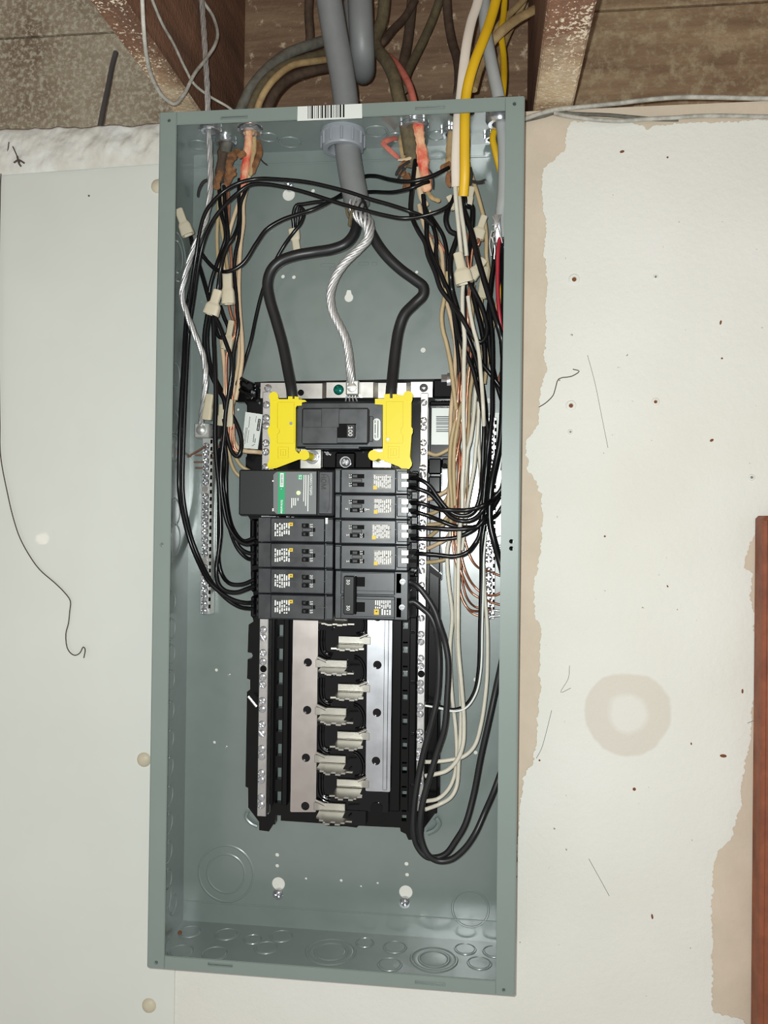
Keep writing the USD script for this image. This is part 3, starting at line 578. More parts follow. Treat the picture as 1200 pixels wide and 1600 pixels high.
for i in range(4):                                   # glossy curved lips of the moulding round every bay
    y = 1027 + i*74.6; x = -i*.9
    for (o, r, tt) in ((0, 1.5, TP - .001), (4.5, 1.8, TP - .0015), (8.5, 1.3, TP - .002)):
        cpart('bay_lip', J([(498.5 + x + o, y - 42), (498.5 + x + o, y - 16), (501 + x + o, y - 8), (507 + x + o*.8, y - 1 - o*.7), (516 + x + o*.5, y + 3 - o)], r, tt), 'black_gloss')
    yr = 992 + i*74.6
    for (o, r, tt) in ((0, 1.6, TP - .001), (4.0, 1.7, TP - .0015)):
        cpart('bay_lip', J([(554 + x, yr - 42 + o), (562 + x - o*.5, yr - 38 + o*.7), (569 + x - o, yr - 28), (571.5 + x - o, yr - 14), (568 + x - o, yr - 4), (560 + x - o*.8, yr + 1 - o*.8)], r, tt), 'black_gloss')
cpart('bay_floor', bpx(498, 965, 574, 1288, TP - .010, TP - .0045, .0005), 'black_gloss', smooth=False)
# neutral bars with their terminal screws
def nbar(x0, x1, ya, yb, xref, yref, t0, t1, screws, holes_, material, label, rp=6.0, pale=None):
    m = bx(P(x0, yref, t1)[0], P(x1, yref, t1)[0], P(xref, yb, t1)[2], P(xref, ya, t1)[2], t0, t1, .0006)
    nb = cpart('neutral_bar', m, material, smooth=False, label=label)
    zx = (P(x0, yref, t1)[0] + P(x1, yref, t1)[0])/2
    for y in screws:
        z = P(xref, y, t1)[2]; obj('terminal_screw', oriented(screw_mesh(rp*MPP(t1), .0022, 'cross' if rng.random() < .6 else 'slot', rng.uniform(0, 180)), (zx - .0006, -t1 + .0004, z), (0, -1, 0)), 'zinc', nb)
    for y in holes_:
        z = P(xref, y, t1)[2]; obj('empty_hole', disc((zx, 0, z), 5.4*MPP(t1), t1 - .0005, t1 + .0003, 18), 'breaker_slot', nb)
    return nb
nbar(403.5, 417.5, 612, 1276, 410, 1120, .027, .042, [632.5, 653, 665, 692.5, 706, 730, 984, 996, 1020, 1033.6, 1057.6, 1070, 1095, 1108, 1132, 1146, 1170, 1182, 1208, 1219, 1246, 1258], [1045], 'bar_metal', 'left neutral bar')
nbar(653.5, 665.5, 614, 1268, 659, 940, .036, .046, [629, 657, 668, 692, 706, 731, 742, 779, 790, 817, 826, 854, 878, 892, 914.5, 966, 991, 1003, 1028.6, 1040.6, 1067.6, 1079, 1103.7, 1115.7, 1144, 1156, 1174, 1186, 1210, 1222, 1246], [1053], 'bar_metal', 'right neutral bar, bright', rp=5.6)
cpart('bar_rail', bx(P(418.5, 1120, .030)[0], P(421.5, 1120, .030)[0], P(410, 1272, .03)[2], P(410, 960, .03)[2], TB - .001, .030, .0004), 'bar_pale', smooth=False)
# the neutral cross strap at the top
TS = .040
xs = [(407, 0), (447, 0), (455, -.005), (502, -.005), (510, 0), (583, 0), (590, -.005), (634, -.005), (642, 0), (676, 0)]
prof = [P(a, 610, TS) + np.array([0, -d, 0]) for a, d in xs]; zt, zb = P(540, 597.5, TS)[2], P(540, 621.5, TS)[2]
vv, ff = [], []
for p in prof:
    for dy in (0, .0024):
        for z in (zb, zt): vv.append((p[0], p[1] + dy, z))
for i in range(len(prof) - 1):
    a = i*4; b = a + 4
    for (p, q_) in ((0, 1), (1, 3), (3, 2), (2, 0)): ff += [(a + p, b + p, b + q_), (a + p, b + q_, a + q_)]
ff += [(0, 1, 3), (0, 3, 2), (len(vv)-4, len(vv)-1, len(vv)-3), (len(vv)-4, len(vv)-2, len(vv)-1)]
sm = trimesh.Trimesh(vv, ff, process=False); sm.fix_normals()
strap = cpart('neutral_strap', sm, 'tin_plate', smooth=False, label='wide bright cross strap joining both neutral bars')
obj('strap_screw', screw(418, 606, 6.2, TS, .0025, 'slot', 60), 'zinc', strap); obj('strap_screw', screw(528.5, 608.5, 8.4, TS, .0030, 'cross', 20), 'green_screw', strap, label='green bonding screw')
obj('strap_screw', [dpx(662, 606, 6.6, TS, TS + .002, 20)], 'breaker_dark', strap, label='black round fastener'); obj('strap_screw', screw(662, 606, 3.2, TS + .002, .001, 'slot', 90), 'zinc', strap)
obj('strap_hole', dpx(470, 613.5, 5.0, TS - .0056, TS - .0044, 18), 'breaker_slot', strap)
lug = cpart('neutral_lug', bpx(540, 593.5, 561, 617.5, TS - .002, TS + .014, .0015), 'bar_pale', smooth=False, label='square neutral lug gripping the stranded wire')
obj('lug_screw', screw(549.5, 605, 7.6, TS + .0136, .0014, 'slot', 92), 'bar_pale', lug); obj('lug_notch', bpx(546.5, 592.6, 549.5, 599, TS + .012, TS + .0143), 'breaker_slot', lug, smooth=False)
# clip arm top left, bolt top right
arm = cpart('clip_arm', [wire([(372, 596), (384, 602), (396, 607)], 9, .034, 10, .002), wire([(369, 606), (382, 614), (394, 622)], 2.4, .038, 8, .002), wire([(376, 591), (387, 598)], 3.2, .042, 8, .002), dpx(390, 604, 5, .030, .042, 16)], 'black_gloss', label='glossy black clip arm at the top left corner')
hb = P(690, 595.5, .030); cpart('corner_bolt', [oriented(to_tm(manifold3d.Manifold.cylinder(.0066, .0072, .0072, 6).rotate((0, 0, 30))), hb, (1, 0, .04)), cyl(hb + np.array([.006, 0, 0]), hb + np.array([.010, 0, 0]), .0085, 20)], 'zinc', smooth=20, label='bright hex bolt head at the top right corner')
cpart('bolt_shroud', bpx(700, 586, 716, 622, .024, .034, .002), 'black_gloss', smooth=False)
cpart('corner_block', bpx(676, 592, 712, 622, TB - .002, .036, .002), 'black_gloss', smooth=False)
cpart('corner_block', bpx(383, 604, 402, 626, TB - .002, .030, .002), 'black_gloss', smooth=False)
# right-hand moulding blocks beside the neutral bar
for (x0, y0_, x1, y1_, tt) in ((671, 626, 712, 634, .030), (669, 716, 690, 741, .034), (690, 716, 716, 732, .028), (669, 744, 689, 770, .030), (669, 780, 688, 812, .030)):
    cpart('side_block', bpx(x0, y0_, x1, y1_, TB - .002, tt, .0015), 'black_gloss', smooth=False)
cpart('block_hole', dpx(695, 728, 4.2, .0275, .0286, 16), 'breaker_slot')
cpart('side_fin', prism([(671, 882), (690, 898), (690, 906), (671, 894)], TB, .034), 'black_gloss', smooth=False)
cpart('spring_clip', wire([(388, 1088), (401, 1104)], 2.4, .034, 8, .003), 'aluminium', label='bare bright lever beside the left bar')
cpart('plate_hook', [J([(387, 1268), (384, 1276), (392, 1286), (402, 1291)], 3.2, .006)], 'steel_paint', label='grey steel hook under the lower left corner'); cpart('plate_hook', [J([(681, 1278), (686, 1286), (680, 1296), (668, 1302)], 4.4, .006)], 'steel_paint', label='grey steel hook under the lower right corner')
# printed labels on the carrier
lab = cpart('paper_label', prism([(383.5, 643.5), (410.5, 647.5), (402.5, 702), (377.5, 700)], TB, .0235), 'label_white', smooth=False, label='tilted white maker label, top left')
TL = .0239; R0 = -83
fr = LineString([(P(a, b, TL)[0], P(a, b, TL)[2]) for a, b in ((404, 655), (406.5, 655.3), (404.5, 672.6), (401.5, 672.2), (404, 655))]).buffer(.7*MPP(TL))
obj('lettering', [flat(fr, .0234, TL)] + [text('SQUARE D', 2.0, 404.2, 663.8, TL, -96, .0002)], 'ink', lab, smooth=False)
fine = []
for (a, b, c_, d, w) in ((390.5, 651, 388.5, 668, .9), (397, 678, 395.5, 691, 1.3), (399, 685, 398, 692, 1.3), (386.5, 668, 382.5, 694, .8), (384.5, 668, 381, 690, .8), (389, 672, 386, 692, .7), (380.6, 676, 379.6, 684, .8), (398, 694, 393.5, 697, 1), (400.5, 650, 399, 660, .6)):
    q0, q1 = P(a, b, TL), P(c_, d, TL); fine.append(flat(LineString([(q0[0], q0[2]), (q1[0], q1[2])]).buffer(w/2*MPP(TL), cap_style=2), .0234, TL))
obj('small_print', fine, 'ink_grey', lab, smooth=False)
lab2 = cpart('barcode_label', bpx(674, 637, 716, 695, .0225, .0245, .0004), 'label_white', smooth=False, label='white barcode label beside the right bar'); bars = []; yy = 650.0
cpart('label_bed', bpx(672, 634, 716, 714, TB - .001, .0226, .001), 'black_base', smooth=False)
while yy < 676:
    h = rb.choice([.7, .9, 1.6, 2.2]); bars.append(bpx(681.5, yy, 706, yy + h, .0244, .0248)); yy += h + rb.choice([.7, 1.0, 1.8])
obj('barcode_print', bars, 'ink_grey', lab2, smooth=False)
# lug block under the main breaker
for (x0, y0_, x1, y1_, cx, cy_) in ((468, 694, 503, 733.5, 488, 714), (581, 694, 613, 732, 594, 717)):
    cpart('bus_lug', [bpx(x0, y0_, x1, y1_, .028, .044, .0012)], 'tin_plate', smooth=False)
    cpart('lug_nut', [dpx(cx, cy_, 11.5, .044, .046, 26), oriented(to_tm(manifold3d.Manifold.cylinder(.005, 8.5*MPP(.05), 8.5*MPP(.05), 6)), (P(cx, cy_, .05)[0], -.046, P(cx, cy_, .05)[2]), (0, -1, 0)), dpx(cx, cy_, 5.5, .05, .060, 18)], 'zinc')
cpart('centre_block', [bpx(503, 702, 582, 733, .024, .046, .002), bpx(523, 706, 556, 733, .04, .049, .002)], 'black_gloss', smooth=False)
cpart('centre_bolt', [dpx(539.5, 722, 9, .049, .0505, 24), screw(539.5, 722, 7.4, .0505, .003, 'cross', 30)], 'zinc', label='round bright bolt head in the middle, below the main breaker')
cpart('terminal_tip', [dpx(511.5, 708.5, 3, .046, .049, 10), wire([(507, 706), (515, 710)], 1.4, .049, 6)], 'zinc')

# ------------------------------------------------------------------ earth bars on the back sheet
def earth_bar(label, pts_strip, screws_, empties, xw, lugbox=None):
    (xt, yt), (xb, yb) = pts_strip
    t = thing('grounding_bar', label, 'grounding bar', 'grounding bars')
    T0, T1 = BK + .0009, .016
    m = bpx((xt + xb)/2 - xw/2, yt, (xt + xb)/2 + xw/2, yb, T0, T1, .0006); obj('bar', m, 'bar_pale', t, smooth=False)
    xr = (xt + xb)/2
    for i in range(int((yb - yt)/11.2)):
        y = yt + 8 + i*11.2; sx = xr + xw*.36 - (y - (yt+yb)/2)*.0128
        obj('wire_slot', bpx(sx - 1.4, y - 3, sx + 1.6, y + 3, T1 - .0003, T1 + .0003), 'breaker_slot', t, smooth=False)
    for y in screws_:
        sx = xr - xw*.16 - (y - (yt+yb)/2)*.0128
        obj('terminal_screw', screw(sx, y, 6.0, T1 - .0002, .0034, 'cross'), 'zinc', t)
    for y in empties: obj('empty_hole', dpx(xr - xw*.16 - (y - (yt+yb)/2)*.0128, y, 5.2, T1 - .0002, T1 + .0003, 16), 'bus_dull', t)
    return t
gl = earth_bar('long pale grounding bar on the left of the back panel, with a lug on top', ((325, 682), (320, 960)), [697, 708, 720, 731, 742.5, 753, 775.5, 787, 797.5, 808.5, 819.5, 831, 843, 854, 865, 887, 898, 909.5, 921, 932, 943.5, 955], [764, 876], 17)
lg = obj('lug', bpx(303.5, 661, 327, 684, BK + .0009, .030, .001), 'bar_pale', gl, smooth=False)
obj('lug_screw', [lathe_ := oriented(lathe([(0, .0042), (.003, .0038), (.0052, .0022), (.0058, 0), (0, 0)], 20), (P(314.5, 672, .03)[0], -.030, P(314.5, 672, .03)[2]), (0, -1, 0))], 'bar_pale', lg)
obj('lug_back', bpx(327, 663, 344, 684, BK + .0009, .024, .001), 'breaker_dark', gl, smooth=False, label='dark block beside the lug')
obj('copper_end', wire([(322, 697, .018), (305, 707, .017), (293, 714, .017)], 1.6, sides=6), 'copper_dull', gl); obj('copper_end', wire([(318, 722, .016), (303, 722, .016)], 1.4, sides=6), 'copper_dull', gl); obj('copper_end', wire([(318, 731, .016), (305, 731, .016)], 1.4, sides=6), 'copper_dull', gl); obj('copper_end', wire([(316, 711, .016), (305, 711, .016)], 1.3, sides=6), 'copper_dull', gl)
gr = earth_bar('bright grounding bar on the right of the back panel, half hidden by wires', ((770, 652), (764, 967)), [668, 680, 692, 706, 722, 736, 750, 764, 780, 850, 862, 874, 892, 902, 913, 924, 934, 944, 955, 963], [836, 883], 15)

# ------------------------------------------------------------------ main breaker and its yellow covers
MT = .072
mb = thing('main_breaker', 'wide black main breaker marked 100, between the two yellow covers', 'breaker')
obj('body', [bpx(462, 628, 600, 700, .0466, MT - .008, .0015), bpx(464, 627, 599, 640, .05, MT - .012, .001)], 'breaker_body', mb, smooth=False)
obj('face', bpx(471, 637, 576, 694, MT - .009, MT, .0016), 'breaker_body', mb, smooth=False)
obj('face_step', [bpx(502, 638, 530, 668, MT - .0004, MT + .0006, .0004), bpx(472, 667, 527, 693, MT - .0004, MT + .0004, .0003), bpx(476, 696.5, 562, 702, MT - .016, MT - .008, .001)], 'breaker_body', mb, smooth=False)
obj('handle_slot', bpx(527, 662, 556, 684, MT - .0006, MT + .0005), 'breaker_slot', mb, smooth=False)
hd = obj('handle', bpx(541, 662.5, 555, 683.5, MT - .001, MT + .006, .0008), 'breaker_dark', mb, smooth=False)
obj('lettering', text('100', 6.2, 547.6, 674, MT + .0060, -90, .0003), 'print_white', hd, smooth=False)
sl = obj('side_label', flat(Polygon([]) if False else unary_union([LineString([(P(588, 659, MT-.004)[0], P(588, 659, MT-.004)[2]), (P(588, 682, MT-.004)[0], P(588, 682, MT-.004)[2])]).buffer(6*MPP(MT))]), MT - .0082, MT - .0072), 'label_white', mb, smooth=False, label='white rounded label')
obj('lettering', [text('ON', 2.2, 586.2, 658.5, MT - .0070, -90), text('OFF', 2.2, 586.2, 682, MT - .0070, -90), bpx(585.6, 663, 586.8, 677, MT - .0073, MT - .0070), bpx(590, 657, 591, 684, MT - .0073, MT - .0070)], 'ink', sl, smooth=False)
obj('flank', [bpx(577, 650, 583, 690, MT - .009, MT - .0055, .0006)], 'breaker_handle', mb, smooth=False)
YT = .074
def cover(label, outline, panel, emblem, rivet, arm_c, arm_tip, post, slot_, ear):
    t = thing('lug_cover', label, 'lug cover', 'yellow lug covers')
    sh = spoly(outline, YT); pf = spoly(panel['face'], YT); k = MPP(YT)
    def ring(x0, y0_, x1, y1_, w): a = sbox(*[R(x0, y0_, x1, y1_, YT)[i] for i in (0, 2, 1, 3)]); return a.difference(a.buffer(-w*k, join_style=2))
    x0, y0_, x1, y1_ = emblem
    grooves = unary_union([pf.buffer(.45*k).difference(pf.buffer(-.45*k)), ring(x0, y0_, x1, y1_, 1.0), ring(x0 + 4, y0_ + 4, x1 - 4, y1_ - 4, .9), sbox(*[R(x0 + 8, y0_ + 7, x0 + 9, y1_ - 5, YT)[i] for i in (0, 2, 1, 3)])])
    cut = sh.difference(grooves)
    obj('shell', flat(cut, YT - .0014, YT), 'yellow_plastic', t, smooth=False)
    obj('body', cat_mesh([prism(panel['deep'], .046, YT - .002), flat(sh.buffer(-.8*k), YT - .0034, YT - .0012)]), 'yellow_plastic', t, smooth=False)
    obj('arm_knob', [dpx(*arm_c, 8.5, YT - .001, YT + .0008, 24), prism(arm_tip, YT - .0022, YT + .0004)], 'yellow_plastic', t)
    obj('post', cyl(P(arm_c[0], arm_c[1], YT - .001), P(*post, .053), 6.2*MPP(.06), 16), 'yellow_plastic', t)
    obj('ear', [dpx(*ear, 7.6, YT - .0006, YT + .0008, 20), prism(slot_, .058, YT - .001)], 'yellow_plastic', t)
    obj('rivet', dpx(*rivet, 2.6, YT, YT + .0014, 12), 'zinc', t)
A = Z(360, 570, 6, [(372, 300), (440, 300), (455, 322), (520, 322), (600, 322), (700, 330), (715, 345), (670, 352), (668, 382), (622, 385), (612, 400), (608, 800), (650, 842), (650, 885), (430, 968), (372, 978), (348, 960), (345, 935), (364, 890), (372, 700), (352, 640), (350, 600), (372, 560)])
cover('yellow plastic lug cover on the left of the main breaker', A,
      {'deep': Z(360, 570, 6, [(385, 330), (600, 330), (600, 800), (560, 860), (420, 940), (380, 940)]), 'face': Z(360, 570, 6, [(445, 352), (600, 352), (600, 735), (440, 735), (440, 650), (462, 635), (462, 605), (442, 590)])},
      (434, 698, 451, 716.5), (454.5, 661.5), (475, 711), Z(360, 570, 6, [(600, 795), (650, 842), (690, 820), (690, 880), (620, 892), (600, 900)]), (490, 715),
      Z(360, 570, 6, [(540, 296), (582, 296), (582, 318), (600, 318), (600, 296), (640, 300), (640, 340), (540, 340)]), (427.5, 619.5))
B = Z(520, 570, 6, [(395, 318), (480, 318), (520, 318), (600, 318), (605, 280), (655, 285), (740, 300), (748, 320), (735, 360), (735, 580), (750, 600), (750, 635), (738, 660), (722, 860), (742, 920), (740, 945), (715, 978), (650, 978), (620, 955), (430, 880), (430, 822), (468, 815), (470, 375), (395, 370)])
cover('yellow plastic lug cover on the right of the main breaker', B,
      {'deep': Z(520, 570, 6, [(480, 330), (725, 330), (715, 940), (660, 950), (560, 900), (480, 860)]), 'face': Z(520, 570, 6, [(505, 345), (662, 345), (660, 580), (640, 605), (640, 640), (658, 655), (656, 735), (500, 735)])},
      (606, 697, 624, 716), (606, 686.5), (583.5, 711.5), Z(520, 570, 6, [(395, 800), (440, 825), (475, 812), (475, 888), (430, 880), (390, 890)]), (594, 717),
      Z(520, 570, 6, [(485, 275), (535, 272), (535, 312), (560, 312), (560, 275), (605, 275), (605, 330), (480, 330)]), (637.5, 618.5))

# ------------------------------------------------------------------ surge protector
ST = .080
sp = thing('surge_protector', 'large black surge protector with a green stripe and glowing green indicator', 'surge protector')
obj('body', bpx(373, 734, 522, 806, .0470, ST, .0014), 'spd_black', sp, smooth=False)
fc = prism([(429.5, 739), (433, 737), (494, 737), (494, 803), (432, 803), (427, 798), (427, 742)], ST - .0004, ST + .0008, .0003)
fp = obj('face_plate', fc, 'spd_grey', sp, smooth=False)
FT_ = ST + .0008
obj('green_band', bpx(434.5, 737.4, 445.2, 802.6, FT_ - .0002, FT_ + .0002), 'green_stripe', fp, smooth=False); obj('green_mark', bpx(465.5, 741.5, 473, 749.5, FT_ - .0002, FT_ + .0002), 'green_stripe', fp, smooth=False)
FT_ += .0002
obj('white_field', bpx(437.6, 739, 443.2, 761, FT_ - .0002, FT_ + .0001), 'label_white', fp, smooth=False)
obj('lettering', [text('SQUARE D', 2.6, 440.3, 750, FT_ + .0002, -90, .0002)], 'ink_grey', fp, smooth=False)
obj('lettering', [text('Schneider', 3.4, 440.3, 792, FT_, -90, .0002), text('™', 2.6, 439.5, 764, FT_, -90, .0002), text('S2', 4.6, 469.3, 745.6, FT_, -90, .0002), text('HOM2175SPD', 3.6, 486, 757, FT_, -90, .0002)] +
    [bpx(a, b, a + w, c_, FT_ - .0003, FT_ + .0001) for (a, b, w, c_) in ((480.6, 742, 1.5, 799), (477, 742, 1.5, 790.5), (474, 742, 1.3, 783.5), (464.7, 778, 1.6, 782.5), (460.9, 778, 1.5, 790), (458, 778, 1.5, 790), (455, 778, 1.6, 793.5))], 'print_white', fp, smooth=False)
obj('indicator', dpx(465.8, 770, 3.4, FT_ - .0003, FT_ + .0014, 20, 2.6), 'indicator', fp, label='glowing green indicator light')
obj('groove', [bpx(494.6, 735, 496.6, 805, ST - .0004, ST + .0003)], 'breaker_slot', sp, smooth=False)
hm = obj('end_block', bpx(497.2, 736, 520.6, 804, ST - .001, ST + .0026, .0012), 'breaker_body', sp, smooth=False)
obj('lettering', text('HOM', 7.6, 505.8, 752.5, ST + .0026, -90, .0003), 'ink', hm, smooth=False)
obj('grip_ridge', wire([(510.5, 742), (513.4, 746), (513.4, 795), (510.5, 800)], .7, ST + .0028, 6), 'breaker_handle', hm)
obj('side_tab', [bpx(425.5, 750, 427.4, 753, ST, ST + .001), bpx(425.5, 794, 427.4, 799, ST, ST + .001)], 'print_white', sp, smooth=False)
obj('bright_clip', bpx(411, 806.5, 426, 810, .05, .066), 'zinc', sp, smooth=False)

# ------------------------------------------------------------------ branch breakers
BT = .080
def printing(x0, y0_, x1, y1_, t, seed, material, lines):
    r = random.Random(seed); ms = []
    n = lines
    for i in range(n):
        x = x0 + (x1 - x0)*i/n; w = (x1 - x0)/n*.62; y = y0_ + r.choice([0, 0, 2])
        while y < y1_ - 2:
            h = r.uniform(3, 12); h = min(h, y1_ - y); ms.append(bpx(x, y, x + w, y + h, t - .0002, t + .0001)); y += h + r.uniform(.8, 3)
    return ms
def tandem_left(y0_, y1_, label, n1, seed, extra=()):
    t = thing('tandem_breaker', label, 'breaker'); ym = (y0_ + y1_)/2
    obj('body', bpx(403, y0_ + .4, 520.5, y1_ - .4, .0450, BT - .004, .0008), 'breaker_body', t, smooth=False)
    obj('face', bpx(422, y0_ + .8, 508, y1_ - .8, BT - .0048, BT, .0012), 'breaker_body', t, smooth=False)
    obj('end_step', [bpx(508, y0_ + 3, 520.2, y1_ - 1, BT - .0048, BT - .0016, .0006), bpx(508.2, y0_ + 1, 509.6, y1_ - 1, BT - .003, BT + .0003)], 'breaker_body', t, smooth=False)
    obj('centre_ridge', [bpx(424, ym + .1, 466, ym + .9, BT - .0002, BT + .0003), bpx(492, ym, 508, ym + .8, BT - .0002, BT + .0003)], 'breaker_handle', t, smooth=False)
    tb = obj('terminal_block', bpx(400, y0_ + 5, 423, y1_ - 5, .05, BT - .0062, .001), 'breaker_dark', t, smooth=False)
    for s in (-1, 1):
        y = ym + 6.6*s
        obj('wire_channel', bpx(400, y - 2.6, 415, y + 2.6, BT - .0064, BT - .0058), 'breaker_slot', t, smooth=False)
        obj('terminal_screw', bpx(416.4, y - 4.4, 419.6, y + 4.0, BT - .0064, BT - .0050, .0003), 'zinc', t, smooth=False)
        obj('handle_slot', bpx(471.5, y - 3.4, 482.5, y + 3.2, BT - .0003, BT + .0004), 'breaker_slot', t, smooth=False)
        obj('handle', bpx(473, y - 3.0, 478, y + 2.6, BT, BT + .0042, .0006), 'breaker_dark', t, smooth=False)
        obj('lettering', text(n1, 4.0, 486.6, y, BT, -90, .0002), 'print_white', t, smooth=False)
    obj('handle_bridge', bpx(472, ym - 3.2, 487, ym + 3.0, BT, BT + .0020, .0006), 'breaker_body', t, smooth=False)
    obj('handle_gap', bpx(489, ym - 3, 492.5, ym + 3, BT - .0003, BT + .0003), 'breaker_slot', t, smooth=False)
    obj('printing', printing(429, ym - 11, 454, ym + 10, BT, seed, 'print_white', 7), 'print_white', t, smooth=False, label='white printed specification')
    mk = obj('yellow_mark', bpx(451.5, ym - 11.5, 457.5, ym - 6, BT - .0001, BT + .0003), 'yellow_mark', t, smooth=False); obj('mark_emblem', bpx(453.6, ym - 9.6, 455.4, ym - 7.9, BT + .0002, BT + .0005), 'ink', mk, smooth=False)
    obj('mounting_clip', bpx(391.5, y0_ + 3, 398.5, y1_ - 4, .030, .052, .0015), 'black_gloss', t, smooth=False)
    if extra: obj('sticker', bpx(*extra, BT - .0001, BT + .0004), 'label_white', t, smooth=False)
    return t
tandem_left(808, 848, 'black tandem breaker marked 15 15, topmost of the left column under the surge protector', '15', 11, (508.4, 809, 512.2, 818.5))
tandem_left(848, 888, 'black tandem breaker marked 15 15, second of the left column', '15', 12)
tandem_left(888, 928.5, 'black tandem breaker marked 20 20, third of the left column', '20', 13)
tandem_left(928.5, 969, 'black tandem breaker marked 15 15, lowest of the left column above the bare bus', '15', 14)
def tandem_right(y0_, y1_, label, nums, seed, lab, small):
    t = thing('tandem_breaker', label, 'breaker'); ym = (y0_ + y1_)/2 - 1
    obj('body', bpx(523, y0_ + .4, 637, y1_ - .4, .036, BT - .004, .0008), 'breaker_body', t, smooth=False)
    obj('face', bpx(532, y0_ + .8, 619, y1_ - .8, BT - .0048, BT, .0012), 'breaker_body', t, smooth=False)
    obj('end_step', [bpx(523.4, y0_ + 2, 532, y1_ - 2, BT - .0048, BT - .0014, .0006), bpx(533, ym - 3.6, 619, ym - 2.9, BT - .0002, BT + .0003)], 'breaker_body', t, smooth=False)
    obj('side_flank', [bpx(620, y0_ + 4, 637, y1_ - 4, BT - .010, BT - .0026, .0008)], 'breaker_body', t, smooth=False)
    for s in (-1, 1):
        y = ym + 6.6*s
        obj('terminal_screw', bpx(626.2, y - 4.6, 638.4, y + 4.0, BT - .004, BT - .0016, .0006), 'bar_pale', t, smooth=False)
        obj('wire_channel', bpx(639, y - 2.6, 650, y + 2.4, .0525, .058), 'breaker_slot', t, smooth=False)
        o = 0 if nums[(s+1)//2][1] == 'L' else 4
        obj('handle_slot', bpx(546 + (0 if o == 0 else 1), y - 3.4, 569, y + 3.2, BT - .0003, BT + .0004), 'breaker_slot', t, smooth=False)
        obj('handle', bpx(550, y - 2.9, 559, y + 2.7, BT, BT + .0042, .0006), 'breaker_dark', t, smooth=False)
        nx = 547.6 if o == 0 else 564.5
        obj('lettering', text(nums[(s+1)//2][0], 4.0, nx, y, BT + .0006, -90, .0002), 'print_white', t, smooth=False)
    obj('handle_bridge', bpx(549.5, ym - 3, 565.5, ym + 2.8, BT, BT + .0022, .0006), 'breaker_handle', t, smooth=False)
    lb = obj('spec_label', bpx(*lab, BT - .0001, BT + .0003), 'label_taupe', t, smooth=False)
    obj('printing', printing(lab[0] + 1.5, lab[1] + 1, lab[2] - 1, lab[3] - 1.5, BT + .0003, seed, 'print_tan', 9), 'print_white', lb, smooth=False)
    mk = obj('yellow_mark', bpx(lab[0] + .2, lab[3] - 5.6, lab[0] + 6, lab[3] + .2, BT, BT + .0005), 'yellow_mark', lb, smooth=False)
    obj('mounting_clip', bpx(638, y0_ + 7, 652, y1_ - 3, .036, .0525, .001), 'black_gloss', t, smooth=False)
    for (s_, a, b) in small: obj('lettering', text(s_, 4.0, a, b, BT, -90, .0002), 'print_white', t, smooth=False)
    return t
tandem_right(731.5, 772, 'black tandem breaker marked 15 15, topmost of the right column', (('15', 'L'), ('15', 'L')), 21, (583, 741, 612.5, 764.5), ())
tandem_right(772, 811.5, 'black tandem breaker with 0 pencilled beside its handles, second of the right column', (('15', 'L'), ('15', 'R')), 22, (584, 779, 613, 802.5), (('0', 571, 796), ('I', 575, 796), ('2', 542, 795)))
tandem_right(811.5, 851, 'black tandem breaker marked 15 and 20, third of the right column', (('15', 'L'), ('20', 'R')), 23, (581, 819, 610.5, 842.5), (('1', 543.5, 836),))
tandem_right(851, 891.5, 'black tandem breaker marked 15 15, fourth of the right column above the double breaker', (('15', 'R'), ('15', 'R')), 24, (584, 859.5, 613, 883), (('1', 543.5, 877),))
dp = thing('double_pole_breaker', 'black double-pole breaker with one tall handle marked 30 twice, bottom of the right column', 'breaker')
obj('body', bpx(523, 892, 638, 968.5, .036, BT - .004, .001), 'breaker_body', dp, smooth=False)
for (y0_, y1_) in ((892.5, 930), (930.6, 968)):
    obj('face', bpx(532, y0_ + .5, 617, y1_ - .5, BT - .0048, BT - .001, .0008), 'breaker_body', dp, smooth=False)
obj('window_panel', [bpx(534, 895, 616.5, 923.5, BT - .0012, BT - .0002, .0004), bpx(534, 936, 616.5, 964, BT - .0012, BT - .0002, .0004)], 'breaker_body', dp, smooth=False)
for y in (909, 948.5): obj('handle_slot', bpx(553, y - 7.5, 570, y + 7.5, BT - .0004, BT + .0003), 'breaker_slot', dp, smooth=False)
tie = obj('handle_tie', bpx(536.5, 900, 553.5, 960.5, BT, BT + .0075, .001), 'breaker_dark', dp, smooth=False, label='tall black tie bar joining both handles')
obj('handle_side', bpx(553.5, 900.5, 556.5, 960, BT - .001, BT + .004, .0005), 'breaker_slot', dp, smooth=False)
for y in (909.5, 950): obj('lettering', text('30', 4.8, 544, y, BT + .0075, -90, .0003), 'print_white', tie, smooth=False)
obj('printing', printing(586, 938, 611.5, 951, BT, 31, 'print_white', 8) + printing(596, 951, 612, 961, BT, 32, 'print_white', 4), 'print_white', dp, smooth=False, label='white printed specification')
mk = obj('yellow_mark', bpx(584.5, 952, 592, 960.5, BT - .0004, BT + .0003), 'yellow_mark', dp, smooth=False); obj('mark_emblem', bpx(587, 954.5, 589.5, 956.5, BT + .0002, BT + .0005), 'ink', mk, smooth=False)
obj('terminal_block', [bpx(618, 895, 628, 928, BT - .010, BT - .004, .0008), bpx(618, 933, 628, 966, BT - .010, BT - .004, .0008), bpx(628, 922, 641, 934, .036, .056, .001)], 'breaker_body', dp, smooth=False)
for (a, b) in ((629, 909), (628, 949)): obj('terminal_screw', [dpx(a, b, 4.6, BT - .012, BT - .003, 16), bpx(a - 3, b - 1, a + 4, b + 3.5, BT - .004, BT - .0024, .0004)], 'zinc', dp)
obj('mounting_clip', [bpx(630, 893, 648, 900, .036, .058, .001), bpx(640, 900, 652, 966, .036, .046, .001)], 'black_gloss', dp, smooth=False)

